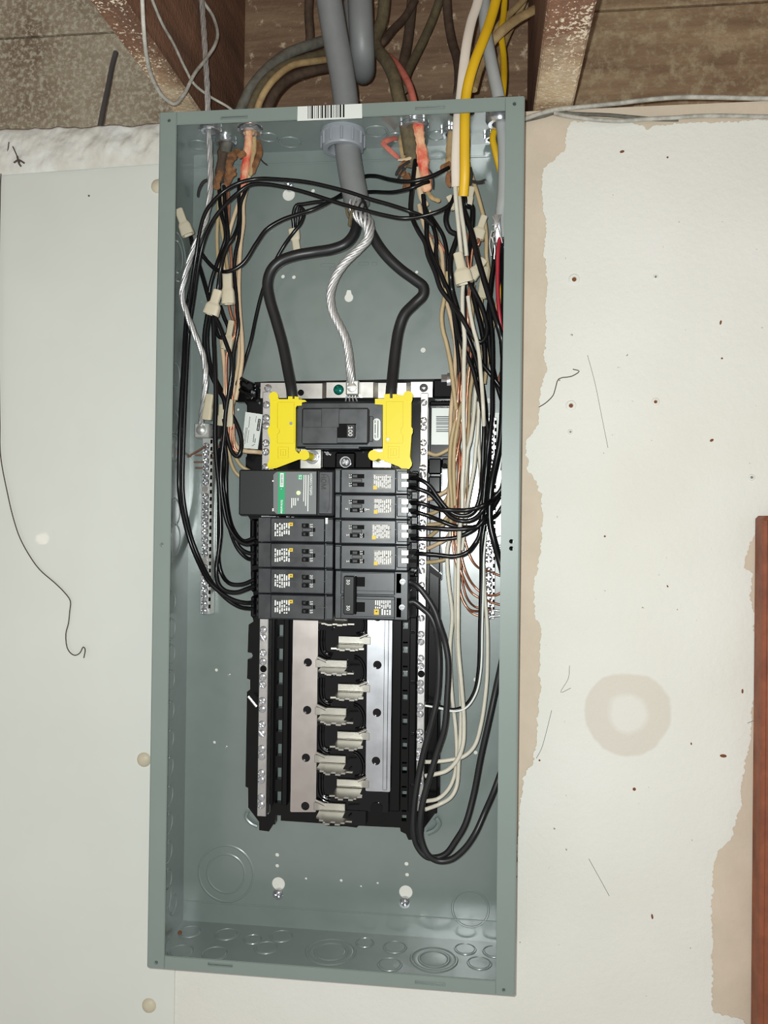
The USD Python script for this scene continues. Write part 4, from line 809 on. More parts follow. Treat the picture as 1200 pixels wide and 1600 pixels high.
# ------------------------------------------------------------------ wiring
def wthing(name, label, cat, material, rp, pts, t=None, group=None, flatten=1.0, sides=8, step=.004):
    if t is not None: pts = [(q[0], q[1], q[2] if len(q) > 2 else t) for q in pts]
    else:
        last = .045; pp = []
        for q in pts:
            if len(q) > 2: last = q[2]
            pp.append((q[0], q[1], last))
        pts = pp
    return obj(name, wire_laid(pts, rp, sides, step, flatten), material, None, label, smooth=60, cat=cat, group=group)
def bw(label, rp, pts, t=None, group='black branch wires in the panel'): return wthing('black_wire', label, 'wire', 'wire_black', rp, pts, t, group)
def cw(label, mat_, rp, pts, t=None, group='white and cream branch wires in the panel'): return wthing('neutral_wire', label, 'wire', mat_, rp, pts, t, group)
def cu(label, rp, pts, t=None, mat_='copper', group='bare copper wires in the panel'): return wthing('copper_wire', label, 'wire', mat_, rp, pts, t, group, sides=6)
def cap(label, a, b, wa, wb, t, mat_='cap_plastic', flat_=.62, ta=None, group='cream crimp caps in the panel'):
    pa, pb = P(a[0], a[1], ta if ta is not None else t), P(b[0], b[1], t); k = MPP(t); ax = pb - pa; L = np.linalg.norm(ax); ax /= L
    v = np.cross(ax, [0, 1, 0]); v /= np.linalg.norm(v); w = np.cross(ax, v)
    prof = [(0, .02), (0, wa*.40), (.03, wa*.5), (.50, wa*.5), (.58, (wa*.4 + wb*.6)*.5), (.66, wb*.47), (.97, wb*.5), (1, wb*.47), (1, wb*.34), (.85, wb*.25), (.85, .01)]
    n = 24; an = np.arange(n)*2*math.pi/n; ca, sa = np.cos(an), np.sin(an)
    sx, sy_ = np.sign(ca)*np.abs(ca)**.55, np.sign(sa)*np.abs(sa)**.55
    vs = []
    for s, r in prof: vs.append(pa + ax*L*s + (r*k)*(sx[:, None]*v + flat_*sy_[:, None]*w))
    vs = np.vstack(vs); m = len(prof); f = []
    for i in range(m - 1):
        for j in range(n):
            q = [i*n + j, i*n + (j+1) % n, (i+1)*n + (j+1) % n, (i+1)*n + j]; f += [(q[0], q[1], q[2]), (q[0], q[2], q[3])]
    tm = trimesh.Trimesh(vs, np.array(f), process=False)
    t_ = thing('crimp_cap', label, 'wire connector', group)
    obj('sleeve', tm, mat_, t_, smooth=35)
    return t_

# service cable with its fitting, conductors and stranded neutral
sc = thing('service_cable', 'thick grey service cable dropping through the middle of the box top', 'cable')
obj('sheath', tube(spline(W3([(508, -40, .06), (514, 0, .055), (524, 60, .048), (535, 120, .044), (541, 170, .042), (542, 222, .042), (547, 262, .043), (555, 305, .044), (558, 322, .044)]), .004), np.interp(np.linspace(0, 1, 400), [0, .46, .6, 1], [1, 1, .92, .90])[:len(spline(W3([(508, -40, .06), (514, 0, .055), (524, 60, .048), (535, 120, .044), (541, 170, .042), (542, 222, .042), (547, 262, .043), (555, 305, .044), (558, 322, .044)]), .004))]*20.3*MPP(.045), 20), 'grey_pvc', sc, smooth=60)
obj('sheath_end', [wire([(545, 318, .06), (542, 330, .06), (545, 340, .058)], 2.2, sides=6), wire([(552, 322, .062), (548, 340, .06), (546, 352, .052)], 3, sides=6)], 'cloth_olive', sc, label='torn end of the sheath')
fx, ft = top_at(536, 207); fz = ZT
ft_ = thing('cable_fitting', 'light grey plastic clamp nut around the service cable under the box top', 'cable fitting')
fk = MPP(ft)
pr = [(18.5*fk, 0), (36*fk, 0), (36*fk, -.003), (33.5*fk, -.004), (33.5*fk, -.0165), (31.5*fk, -.0185), (24*fk, -.0185), (22*fk, -.017), (18.5*fk, -.010), (18.5*fk, 0)]
m = lathe(pr[::-1], 40); m.apply_translation((fx, -ft, fz)); obj('nut', m, 'grey_fitting', ft_, smooth=35)
for i in range(12):
    a = i*math.pi/6 + .1; obj('nut_rib', cyl((fx + 33.6*fk*math.cos(a), -ft + 33.6*fk*math.sin(a), fz - .004), (fx + 33.6*fk*math.cos(a), -ft + 33.6*fk*math.sin(a), fz - .0165), .0016, 8), 'grey_fitting', ft_)
m = lathe([(20*fk, .0), (38*fk, 0), (38*fk, .004), (30*fk, .006), (30*fk, .010), (20*fk, .010), (20*fk, 0)][::-1], 36); m.apply_translation((fx, -ft, BH + .0002)); obj('collar', m, 'grey_fitting', ft_, smooth=35)
wthing('service_conductor', 'thick black service conductor bending left into the left yellow cover', 'wire', 'rubber_black', 8.6, [(556, 312, .040), (558, 345, .042), (553, 366, .045), (540, 381, .048), (520, 389), (490, 394), (462, 399, .050), (438, 408), (424, 422), (418, 442), (421, 466), (431, 500), (442, 540, .052), (450, 580, .056), (456, 612, .062), (459, 640, .062)], None, 'thick black service conductors', sides=16)
wthing('service_conductor', 'thick black service conductor kinked to the right, into the right yellow cover', 'wire', 'rubber_black', 8.6, [(562, 312, .040), (572, 345, .042), (584, 372, .045), (603, 399, .048), (626, 421), (648, 437), (661, 448), (661, 460), (648, 474), (632, 491, .050), (623, 515), (618, 545, .052), (614, 580, .056), (611, 612, .062), (609, 640, .062)], None, 'thick black service conductors', sides=16)
nt = thing('stranded_neutral', 'bare twisted aluminium neutral hanging from the service cable to the square lug', 'wire')
npts = [(553, 318, .052), (563, 335, .058), (575, 352, .060), (575, 372, .060), (562, 388, .059), (545, 404, .058), (529, 424, .057), (519, 446, .056), (516, 466), (520, 488), (530, 508), (540, 530), (545, 556), (547, 580), (549, 602, .050)]
for s in strands(npts, 4.4, 7, 4.2, 2.6, spread=[(0, 2.6), (.12, 2.2), (.2, 1.2), (.26, 1.0), (1, 1.0)]) + strands(npts, .5, 1, 1, 2.6, spread=[(0, 4), (.2, 1), (1, 1)]): obj('strand', s, 'aluminium', nt, smooth=60)
obj('strand_end', [wire([(543 + 4*i, 616, .05), (541 + 5*i, 622, .049), (540 + 6*i, 627, .047)], 1.3, sides=6) for i in range(4)], 'aluminium', nt)

# bare aluminium earth wire, left
al = thing('ground_wire', 'bare twisted aluminium earth wire running down the left side to the lug', 'wire')
ap = [(311, -40, .03), (315, 0, .035), (320, 70, .05), (324, 140, .062), (325, 172, .063), (326, 200, .063), (328, 250, .062), (328, 300, .062), (322, 340), (310, 370), (299, 398), (289, 432), (284, 462, .060), (291, 488, .058), (304, 522, .055), (318, 558, .050), (321, 585), (319, 620, .045), (315, 650, .036), (314, 668, .027)]
for s in strands(ap, 2.7, 4, 8, 2.4): obj('strand', s, 'aluminium', al, smooth=60)
def ringfit(label, px, py, r, cat='cable clamp', up=True):
    x, t = top_at(px, py); k = MPP(t); t_ = thing('cable_clamp', label, cat, 'metal cable clamps in the box top')
    m = lathe([(r*.62*k, 0), (r*k, 0), (r*k, -.0035), (r*.9*k, -.0045), (r*.62*k, -.0045), (r*.62*k, 0)][::-1], 28); m.apply_translation((x, -t, ZT)); obj('lock_ring', m, 'zinc', t_, smooth=35)
    for i in range(6):
        a = i*math.pi/3 + .3; obj('ring_lug', cyl((x + r*1.0*k*math.cos(a), -t + r*k*math.sin(a), ZT - .0005), (x + r*k*math.cos(a), -t + r*k*math.sin(a), ZT - .0040), .0016, 6), 'zinc', t_)
    if up:
        m = lathe([(r*.62*k, 0), (r*1.05*k, 0), (r*1.05*k, .008), (r*.9*k, .010), (r*.62*k, .010), (r*.62*k, 0)][::-1], 28); m.apply_translation((x, -t, BH + .0002)); obj('collar', m, 'zinc', t_, smooth=35)
    return t_
ringfit('bright metal clamp around the bare aluminium earth wire', 329, 199, 17)
ringfit('bright metal clamp around the tan and red cable at the left of the box top', 391, 202, 18); ringfit('bright metal clamp around the frayed brown cable, behind the earth wire', 352, 219, 17)
ringfit('bright metal clamp around the olive and pink cables right of the grey fitting', 648, 193, 21); ringfit('bright metal clamp behind the white cable', 706, 204, 16)
ringfit('bright metal clamp around the small yellow cable at the right', 770, 212, 13)
xg = float(P(781, 170, .066)[0]); tg = thing('cable_clamp', 'shiny domed clamp around the grey armoured cable at the right end of the box top', 'cable clamp', 'metal cable clamps in the box top'); kk = MPP(.066)
m = lathe([(12*kk, 0), (24*kk, 0), (25*kk, .004), (22*kk, .009), (16*kk, .012), (12*kk, .012), (12*kk, 0)][::-1], 32); m.apply_translation((xg, -.066, BH + .0002)); obj('collar', m, 'zinc', tg, smooth=35)
m = lathe([(12*kk, 0), (22*kk, 0), (22*kk, -.006), (18*kk, -.010), (12*kk, -.010), (12*kk, 0)][::-1], 28); m.apply_translation((xg, -.066, ZT)); obj('lock_ring', m, 'zinc', tg, smooth=35)
xw = float(P(722, 170, .072)[0]); tg = thing('cable_clamp', 'dark plastic bushing where the white and yellow cables enter the box top', 'cable clamp')
m = lathe([(11.4*kk, 0), (19*kk, 0), (19*kk, .003), (12.4*kk, .009), (11.4*kk, .009), (11.4*kk, 0)][::-1], 28); m.apply_translation((xw, -.072, BH + .0002)); obj('collar', m, 'black_gloss', tg, smooth=35)

# cables above and through the box top
def cable(label, mat_, rp, pts, t=None, flatten=1.0, group=None, sides=14, name='cable'): return wthing(name, label, 'cable', mat_, rp, pts, t, group, flatten, sides)
wt = cable('flat white jacketed cable beside the yellow one, right of the box top', 'white_jacket', 7.6, [(800, -330, .02), (776, -180, .03), (758, -60, .05), (746, 5, .058), (737, 32, .062), (729, 70, .068), (724, 110, .070), (720, 150, .070), (716, 180, .070), (714, 215, .068), (712.5, 255, .064), (713, 292, .060)], flatten=.55)
yl = cable('yellow jacketed cable in front, entering the right of the box top', 'yellow_jacket', 7.8, [(830, -330, .02), (806, -180, .03), (786, -60, .055), (775, 0, .064), (768, 26, .068), (756, 60, .075), (742, 95, .079), (733, 125, .079), (728, 152, .077), (726.5, 180, .076), (726, 235, .073), (726, 275, .068), (724, 306, .060)], flatten=.8)
gy = cable('smooth grey cable at the right end of the box top, torn open lower down', 'grey_sheath', 9.6, [(752, -330, .02), (751, -160, .03), (752, -50, .045), (757, 0, .052), (758, 40, .056), (764, 80, .060), (772, 120, .064), (778, 148, .066), (783, 182, .066), (787, 220, .064), (788, 262, .062), (787, 300, .060), (784, 335, .057), (786, 372, .054)])
lt = [tube(spline(W3([(770 + 3*i, 338 + 8*i - 3*i*i*.3, .0665), (776 + 3*i, 350 + 9*i, .0675), (782 + 1.5*i, 368 + 6*i, .066)])), .9*MPP(.06), 5) for i in range(3)] + [tube(spline(W3([(783 - 4*i, 335 + 10*i, .0665), (777 - 2*i, 348 + 10*i, .068), (769 + 1*i, 352 + 10*i, .065)])), .9*MPP(.06), 5) for i in range(4)]
lt += [wire([(769, 360, .062), (765, 380, .06), (768, 400, .058)], 1.3, sides=5), wire([(788, 385, .056), (791, 405, .055)], 1.5, sides=5), wire([(768, 370, .064), (773, 385, .06), (772, 405, .056)], 1.2, sides=5)]
tm_ = thing('shield_braid', 'torn silvery mesh spilling from the end of the grey cable', 'cable shield'); obj('mesh_wires', lt, 'aluminium', tm_, smooth=60); obj('foil_lining', wire([(777, 336, .0655), (777, 352, .0665), (780, 378, .060)], 5.5, sides=10, flatten=.3), 'foil_grey', tm_)
cable('second, loose loop of thick grey service cable hanging behind the straight one', 'grey_pvc', 18.6, [(556, -60, .035), (561, -20, .036), (564, 40, .034), (566, 80, .024), (567, 106, .004), (566, 112, -.022), (562, 100, -.05), (556, 60, -.07), (552, 10, -.08)], sides=20)
G = 'old cloth-covered cables above the box'
cable('dark olive cloth cable sweeping in from the grey cable, outermost of the left arcs', 'cloth_grey', 8.5, [(512, 62, -.03), (492, 68, -.02), (452, 83, .0), (416, 110, .02), (390, 142, .03), (376, 172, .034), (364, 196, .036), (354, 226, .036), (352, 240, .036)], None, 1, G)
cable('grey-brown cloth cable just inside the outermost left arc', 'cloth_olive', 7, [(505, 84, -.03), (478, 92, -.01), (444, 104, .01), (412, 130, .03), (396, 160, .04), (388, 186, .045)], None, 1, G)
cable('cream cloth cable, brightest of the left arcs', 'cloth_tan', 5.2, [(512, 93, -.02), (490, 96, 0), (458, 102, .02), (430, 122, .04), (410, 150, .05), (400, 178, .05), (396, 200, .052)], None, 1, G)
cable('dark brown cloth cable, innermost of the left arcs', 'cloth_brown', 7.5, [(512, 106, -.02), (490, 110, -.005), (455, 122, .01), (432, 142, .03), (420, 164, .04), (412, 188, .045)], None, 1, G)
cable('short dark cable hanging just left of the grey service cable', 'cloth_brown', 7, [(484, -20, -.06), (482, 20, -.06), (484, 60, -.06), (480, 90, -.07)], None, 1, G)
cable('wide olive cloth cable bending down into the box right of the grey fitting', 'cloth_olive', 10, [(602, -20, -.02), (597, 30, -.02), (586, 62, -.01), (590, 78, .0), (604, 96, .02), (616, 122, .035), (622, 150, .045), (632, 185, .05), (637, 215, .048), (641, 240, .045)], None, 1, G)
cable('salmon-pink striped cable beside the olive one', 'cloth_salmon', 5.5, [(606, 88, -.005), (617, 97, .02), (630, 115, .04), (640, 135, .05), (647, 160, .056), (652, 186, .058)], None, 1, G)
cable('brown cloth cable crossing diagonally behind the olive cable', 'cloth_brown', 6, [(648, 0, -.08), (634, 25, -.07), (614, 46, -.05), (597, 66, -.03), (588, 74, -.03)], None, 1, G)
cable('brown cloth cable hanging straight down right of the grey loop', 'cloth_brown', 8, [(645, -20, -.08), (641, 30, -.08), (636, 70, -.08), (630, 100, -.07), (627, 130, -.06)], None, 1, G)
cable('olive cloth cable slanting up to the right behind the pink one', 'cloth_olive', 7, [(690, -10, -.09), (678, 25, -.09), (662, 62, -.08), (648, 90, -.07), (636, 115, -.05), (630, 140, -.03)], None, 1, G)
cable('brown cable curving down left of the white cable', 'cloth_brown', 7, [(697, -20, -.06), (700, 30, -.06), (706, 65, -.05), (714, 92, -.03), (717, 120, .0), (715, 150, .02)], None, 1, G)
G2 = 'tan cables above the right of the box'
cable('broad tan flat cable slanting up towards the right joist', 'cloth_tan', 8, [(848, 8, -.02), (830, 18, .0), (808, 30, .01), (785, 48, .02), (765, 70, .02), (748, 106, .03), (738, 140, .05)], None, .6, G2)
cable('narrow tan cable above the broad one, passing behind the yellow cable', 'cloth_tan', 5.5, [(830, -14, -.04), (812, 6, -.03), (790, 28, -.02), (772, 50, -.01), (752, 80, .0)], None, .7, G2)
cable('thin tan cable dropping behind the grey cable', 'cloth_tan', 4.6, [(824, -10, -.05), (812, 18, -.05), (796, 50, -.04), (784, 80, -.02), (779, 108, .0), (776, 130, .02)], None, .7, G2)
cable('thin yellow cable half hidden behind the grey one', 'yellow_jacket', 5, [(800, -300, -.02), (793, -120, -.02), (787, 20, -.02), (783, 50, -.01), (787, 90, .0), (787, 130, .02), (783, 160, .03), (774, 200, .035), (770, 215, .036), (773, 232, .036), (778, 252, .034), (783, 270, .03)], None, .8)
wthing('grey_cord', 'thin grey cord looping down from the ceiling to the box corner', 'cord', 'painted_cable', 3.0, [(222, -10, .23), (224, 35, .215), (228, 80, .19), (238, 122, .15), (256, 152, .12), (272, 162, .108), (287, 148, .095), (304, 115, .075), (322, 92, .055), (336, 70, .04), (340, 52, .03), (332, 24, .02), (318, 2, .02), (312, -20, .02)], None, 'thin grey cords at the top left')
wthing('grey_cord', 'thin grey cord slanting right behind the aluminium earth wire', 'cord', 'painted_cable', 2.4, [(234, -10, .20), (252, 34, .165), (272, 70, .125), (290, 108, .09), (304, 132, .07), (330, 152, .05), (356, 167, .045), (372, 180, .045)], None, 'thin grey cords at the top left')
wthing('iron_rod', 'dark bent rod sticking down onto the wall top at the left', 'rod', 'rod_grey', 4.2, [(181, 82, -.10), (176, 100, -.09), (168, 140, -.06), (160, 178, -.03), (155, 206, -.01)], None)
GP = 'paint-smeared cables along the wall top at the right'
wthing('painted_cable', 'paint-smeared cable rising in a shallow arch along the wall top', 'cable', 'painted_cable', 3.6, [(818, 186, .012), (842, 178, .010), (865, 172, .010), (900, 168, .008), (960, 162, .006), (1010, 156, .006), (1060, 152, .006), (1110, 152, .006), (1240, 155, .006), (1500, 158, .006)], None, GP)
wthing('painted_cable', 'grey middle cable of the three along the wall top, ending early', 'cable', 'cloth_grey', 3.0, [(820, 188, .008), (850, 181, .006), (868, 176, .006), (900, 178, .005), (950, 180, .005), (985, 183, .005), (1020, 186, .003), (1060, 187, .003)], None, GP)
wthing('painted_cable', 'lowest paint-smeared cable lying flat along the wall top', 'cable', 'painted_cable', 3.2, [(866, 177, .004), (885, 181, .006), (930, 187, .005), (970, 189, .005), (1010, 186, .005), (1050, 184, .005), (1100, 181, .005), (1240, 183, .005), (1500, 184, .005)], None, GP)
th_ = thing('loose_thread', 'long thin dark thread hanging down the white board at the left', 'thread')
obj('strand', wire([(14, 222, .012), (12, 236, .010), (5, 252, .008), (2, 268, .007), (0, 330, .007), (-1, 420, .007), (-1, 560, .007), (0, 660, .007), (1, 712, .007), (12, 772, .007), (21, 810, .007), (31, 840, .007), (46, 868, .006), (62, 890, .006), (87, 912, .006), (101, 926, .006), (110, 939, .006), (109, 955, .006), (107, 974, .006), (103, 990, .006), (105, 1012, .007), (111, 1021, .007), (118, 1024, .007), (125, 1020, .007), (130, 1011, .008), (133, 1014, .008), (131, 1028, .008)], .95, sides=5), 'thread', th_)
obj('knot', [wire([(20, 229, .012), (25, 240, .014), (31, 254, .014)], 1.0, sides=5), wire([(22, 254, .012), (29, 250, .014), (38, 255, .013)], 1.6, sides=5), wire([(27, 244, .014), (30, 256, .015), (33, 260, .013)], 1.6, sides=5)], 'thread', th_)

# frayed jackets where the old cables enter
def frayed(label, parts, name='frayed_jacket', group='torn cable jackets inside the box top'):
    t = thing(name, label, 'cable jacket', group)
    for (pn, pts, r, m_, fl_) in parts:
        c = spline(W3(pts), .002); n = len(c)
        rr = r*MPP(.045)*(1 + .35*(meshkit.fbm(np.stack([np.arange(n)*.35, np.full(n, r), np.full(n, pts[0][0])], 1), 3, 2) - .5)*2)
        rr[-1] *= .5; obj(pn, tube(c, rr, 9, fl_), m_, t, smooth=25)
    return t
frayed('brown torn jacket with red-streaked cream cable, left of the grey fitting', [('jacket', [(388, 199, .052), (388, 222, .050), (385, 248, .047), (381, 278, .045), (378, 300, .044)], 6.4, 'red_streak', .6), ('jacket', [(396, 200, .050), (397, 225, .048), (393, 255, .044), (391, 275, .042)], 4, 'cloth_tan', .6),
       ('shred', [(374, 236, .04), (362, 246, .046), (358, 262, .048), (366, 276, .046)], 7, 'paper_brown', .5), ('shred', [(402, 222, .038), (405, 240, .042), (398, 258, .044), (394, 272, .04)], 6, 'paper_brown', .5), ('shred', [(372, 244, .05), (380, 240, .05), (387, 242, .048)], 5, 'paper_brown', .5)])
frayed('dark torn jacket behind the bare aluminium earth wire', [('jacket', [(350, 222, .036), (347, 244, .036), (344, 268, .036), (342, 286, .036)], 8, 'cloth_brown', .7), ('shred', [(345, 268, .044), (340, 282, .046), (338, 296, .044)], 6, 'paper_brown', .5), ('shred', [(358, 268, .046), (356, 284, .046), (352, 292, .044)], 6, 'paper_brown', .5), ('shred', [(364, 262, .046), (360, 280, .045)], 5, 'paper_brown', .6),
       ('thread', [(328, 279, .05), (318, 284, .052), (311, 296, .05), (309, 308, .05)], 2.2, 'fibre_black', .8), ('thread', [(405, 246, .04), (412, 254, .038), (418, 258, .036)], 1, 'fibre_black', 1)])
frayed('red-streaked flat cream jacket with an olive one, right of the grey fitting', [('jacket', [(652, 188, .058), (656, 215, .058), (660, 245, .055), (664, 276, .052), (667, 300, .050)], 8.4, 'red_streak', .55), ('jacket', [(638, 190, .052), (641, 215, .050), (643, 240, .048), (640, 262, .045)], 9.5, 'cloth_olive', .6), ('jacket', [(650, 262, .050), (655, 290, .048), (660, 312, .046), (668, 322, .045)], 5, 'wire_cream', .6),
       ('shred', [(619, 216, .036), (609, 218, .042), (597, 223, .046)], 4.2, 'cloth_salmon', .5), ('shred', [(597, 223, .046), (607, 233, .047), (617, 242, .046), (624, 248, .044)], 4, 'cloth_salmon', .4), ('shred', [(628, 212, .04), (627, 230, .042), (631, 248, .042)], 4, 'cloth_tan', .5),
       ('shred', [(622, 250, .048), (634, 249, .05), (644, 246, .05)], 2.2, 'wire_cream', .6), ('shred', [(640, 250, .046), (632, 256, .05), (626, 266, .05), (632, 274, .05)], 5.5, 'paper_brown', .5), ('shred', [(634, 272, .046), (637, 290, .048), (630, 296, .048)], 6.5, 'paper_brown', .5),
       ('thread', [(640, 252, .05), (626, 262, .052), (618, 274, .052)], 2.6, 'fibre_black', .7), ('thread', [(632, 262, .052), (626, 272, .052), (621, 280, .05)], 2, 'fibre_black', .7), ('shred', [(668, 300, .052), (676, 310, .054), (688, 314, .052)], 3.5, 'cloth_tan', .6), ('thread', [(668, 262, .05), (676, 274, .05), (677, 296, .05)], 1.4, 'fibre_black', .8)])
frayed('brown torn jacket behind the white cable', [('jacket', [(705, 206, .046), (703, 228, .046), (702, 250, .046), (700, 268, .046)], 6, 'cloth_tan', .6), ('shred', [(704, 256, .05), (695, 260, .052), (688, 264, .05)], 4.5, 'paper_brown', .5), ('shred', [(702, 270, .05), (700, 284, .05), (704, 292, .048)], 4.5, 'paper_brown', .5),
       ('thread', [(736, 282, .05), (748, 284, .052), (759, 280, .052)], 1.5, 'fibre_black', .8), ('thread', [(732, 283, .05), (745, 286, .05), (757, 285, .05)], 1.3, 'fibre_black', .8), ('shred', [(733, 262, .05), (735, 280, .05), (731, 290, .05)], 4, 'fibre_black', .6)])

# ---- black wires: arcs across the top
bw('upper of the two black arcs rising from the left bundle to the middle', 3.1, [(291, 505, .050), (295, 475, .058), (301, 432, .068), (307, 395, .074), (312, 362, .077), (322, 330, .077), (346, 302, .074), (373, 286), (402, 279.5, .070), (440, 280.5), (480, 284.5), (515, 292, .070), (545, 300), (575, 310), (610, 320), (640, 330), (660, 338, .064), (676, 352, .058)])
bw('lower of the two black arcs, ending right of the grey cable', 3.1, [(294, 520, .046), (302, 470, .056), (309, 420, .068), (318, 378, .074), (332, 346, .072), (350, 322, .070), (372, 301, .066), (390, 289), (415, 287.5, .066), (465, 297), (515, 312.5, .068), (545, 322), (570, 328.5), (600, 336), (630, 341), (660, 337.5, .066), (690, 328), (704, 318, .060), (710, 306, .055)])
bw('black wire dipping in a loop at the left, then rising behind the grey cable', 3.3, [(299, 375, .048), (308, 386, .052), (322, 406), (338, 421), (358, 424, .058), (380, 411), (400, 381), (416, 359, .056), (440, 344), (465, 335), (490, 327), (515, 315, .050), (535, 303, .036), (553, 287, .022), (570, 276, .020), (585, 275, .026), (612, 281, .05), (640, 283.5, .062), (670, 277, .062), (690, 268, .058), (701, 262, .052)])
bw('short black wire from the lone middle cap to the right past the grey cable', 3.1, [(459, 356, .030), (458, 338, .034), (463, 321, .036), (474, 319, .036), (492, 316), (512, 314, .036), (530, 308, .034), (548, 302, .022), (580, 300, .022), (617, 300, .05), (642, 294, .060), (662, 286, .058), (670, 284, .054)])
bw('thin black wire hanging from the loose cap down past the thick left conductor', 2.9, [(464, 356, .030), (466, 338, .034), (469, 324, .036), (475, 330, .036), (471, 347), (459, 363), (445, 382, .032), (431, 406, .030), (418, 432, .026), (408, 462, .026), (400, 495), (392, 533, .028), (384, 560), (376, 585, .032), (371, 600, .032)])
# left gutter
GL = 'black wires down the left gutter'
bw('outermost black wire along the left wall, to the upper terminal of the lowest left breaker', 3.6, [(300, 440, .046), (294, 470), (290, 510, .048), (286, 580, .052), (282, 650, .056), (280, 720), (280, 765, .056), (284, 795, .050), (295, 840, .044), (308, 874), (326, 908, .05), (348, 928), (366, 938), (384, 942), (398, 941, .054)], None, GL)
bw('second black wire along the left wall, to the lower terminal of the lowest left breaker', 3.4, [(303, 445, .042), (299, 478), (295, 520, .038), (291, 590), (288, 660), (286, 720), (286, 770), (291, 806), (300, 843, .040), (314, 878), (331, 910, .046), (352, 934), (374, 948), (398, 951.5, .052)], None, GL)
bw('black wire from the left cap slanting right down the gutter to the top left breaker', 3.4, [(297, 366, .046), (302, 388, .05), (309, 408), (324, 459, .058), (329, 478), (335, 493), (343, 509), (350, 528, .058), (356, 544), (361, 558), (362, 578), (358, 610, .056), (353, 642), (350, 680), (346.5, 712), (345, 752, .054), (349, 790), (357, 822), (373, 845), (386, 850.5), (398, 847, .054)], None, GL)
bw('black wire dropping straight from the upper left cap, down the middle of the gutter', 3.6, [(333, 494, .046), (334, 530), (336, 580, .048), (337, 630), (336, 680), (338, 720), (342, 758), (344, 802), (344.5, 834), (341, 866), (338, 890), (341, 912, .050), (352, 923), (370, 925.5), (386, 920), (399, 915, .054)], None, GL)
bw('black wire leaning left out of the upper left cap, crossing right lower down', 3.8, [(324, 492, .040), (319.5, 525), (322, 560, .040), (330, 585), (341, 608), (350, 624, .042), (352, 640, .042)], None, GL)
bw('thick-looking twin of the leaning black wire beside the aluminium strands', 3.2, [(328, 493, .038), (324, 525), (327, 562, .036), (337, 592), (347, 612, .038), (357, 634, .038), (359, 650, .038)], None, GL)
bw('small black loop hanging below the upper left caps', 3.3, [(344, 478, .050), (350, 496), (356.5, 512), (355, 522), (349, 528, .054), (342, 526), (338, 517), (334.5, 500, .048)], None, GL)
bw('black wire curling in a loop beside the tilted white label', 3.5, [(354, 645, .046), (361, 648, .048), (367, 658), (373, 672), (377, 688), (376, 705, .050), (371, 713), (364, 708), (358, 694), (353, 674, .050), (350, 655, .048)], None, GL)
for (lab, pts) in (('black wire from the brown jackets bending left into the upper left cap', [(342, 286, .044), (343, 310), (346, 335, .05), (352, 358), (352, 374), (346, 392), (339, 412, .054), (330, 440), (326, 462, .052)]),
                   ('black wire running beside it to the same cap', [(350, 290, .044), (352, 322), (355, 350, .048), (356, 376), (350, 398), (346, 420, .05), (344, 452, .048)]),
                   ('black wire leaving the red-streaked jacket and slanting left', [(374, 280, .044), (373, 305, .050), (374, 328), (372, 352), (365, 370, .056), (357, 382), (350, 398), (345, 418), (341, 446, .05), (340, 462, .048)]),
                   ('black wire right of the cream pair, running down to the copper joint', [(388, 290, .042), (382, 302, .046), (376, 318), (375, 345, .048), (373, 372), (368, 396), (366, 425, .046), (369, 460), (371, 490), (372.5, 510), (369, 532, .044), (365, 552), (364, 585), (361, 610, .046), (356, 640), (352, 668), (348, 700, .05), (347, 735), (351, 775), (360, 822, .052), (374, 855), (388, 864), (399, 864, .054)])):
    bw(lab, 3.2, pts, None, GL)
for (lab, pts) in (('black wire to the lower terminal of the second left breaker, outer of the pair', [(346, 690, .044), (348, 740), (352, 790, .048), (360, 830), (372, 858), (386, 872), (399, 874, .054)]),
                   ('black wire swinging up to the upper terminal of the third left breaker', [(340, 700, .042), (342, 780), (342, 840, .044), (342, 880), (348, 900), (360, 912, .05), (378, 913), (398, 905, .054)]),
                   ('black wire close beside the centre gutter wire, to the top left breaker', [(351, 690, .042), (354, 720), (353, 750, .044), (355, 790), (364, 826), (380, 845, .05), (399, 840, .053)])):
    bw(lab, 3.3, pts, None, GL)
# left cream, white and copper
cw('peach wire running the full length beside the black bundle, left', 'wire_cream', 3.6, [(392, 235, .045), (391, 262, .042), (386, 290, .040), (380, 318), (380, 350), (376, 378), (374, 410, .038), (373, 455), (375, 495), (378, 530), (378, 562), (374, 592, .038), (368, 625)])
cw('peach wire just left of its longer neighbour, beside the copper', 'wire_cream', 3.0, [(380, 290, .034), (376, 320), (372, 360, .034), (370, 400), (371, 450), (372, 490), (374, 530), (372, 570), (368, 592, .036), (363, 625)])
cw('cream wire slanting left across the black ones below the brown jacket', 'wire_cream', 3.2, [(377, 305, .046), (370, 325), (362, 350), (355, 375, .044), (349, 395), (349, 415), (354, 432, .042)])
cw('thin tan wire, leftmost beside the aluminium', 'wire_tan', 3.0, [(341, 290, .036), (341, 330), (339, 365), (340, 400), (342, 430), (346, 452, .04)])
cw('short tan wire behind the leftmost one', 'wire_tan', 2.8, [(346, 300, .032), (345, 335), (347, 362), (352, 390), (356, 425, .036)])
cw('cream wire dropping from the middle left caps to the lower ones', 'wire_cream', 3.6, [(346, 530, .040), (348, 548), (351, 575), (352, 605), (350, 630, .040), (346, 650)])
cw('cream wire behind the copper joint, down to the lower caps', 'wire_tan', 3.0, [(359, 545, .034), (362, 575), (360, 600), (368, 590, .034), (369, 610), (364, 632, .036)])
cw('peach wire turning right under the tilted label into the left neutral bar', 'wire_cream', 3.7, [(362, 672, .040), (366, 690), (374, 702), (385, 705), (398, 706), (408, 707, .034)])
cw('tan wire curving behind the surge protector, outer of two', 'wire_tan', 3.0, [(356, 690, .032), (360, 720), (368, 738), (378, 746, .03), (392, 752, .028)])
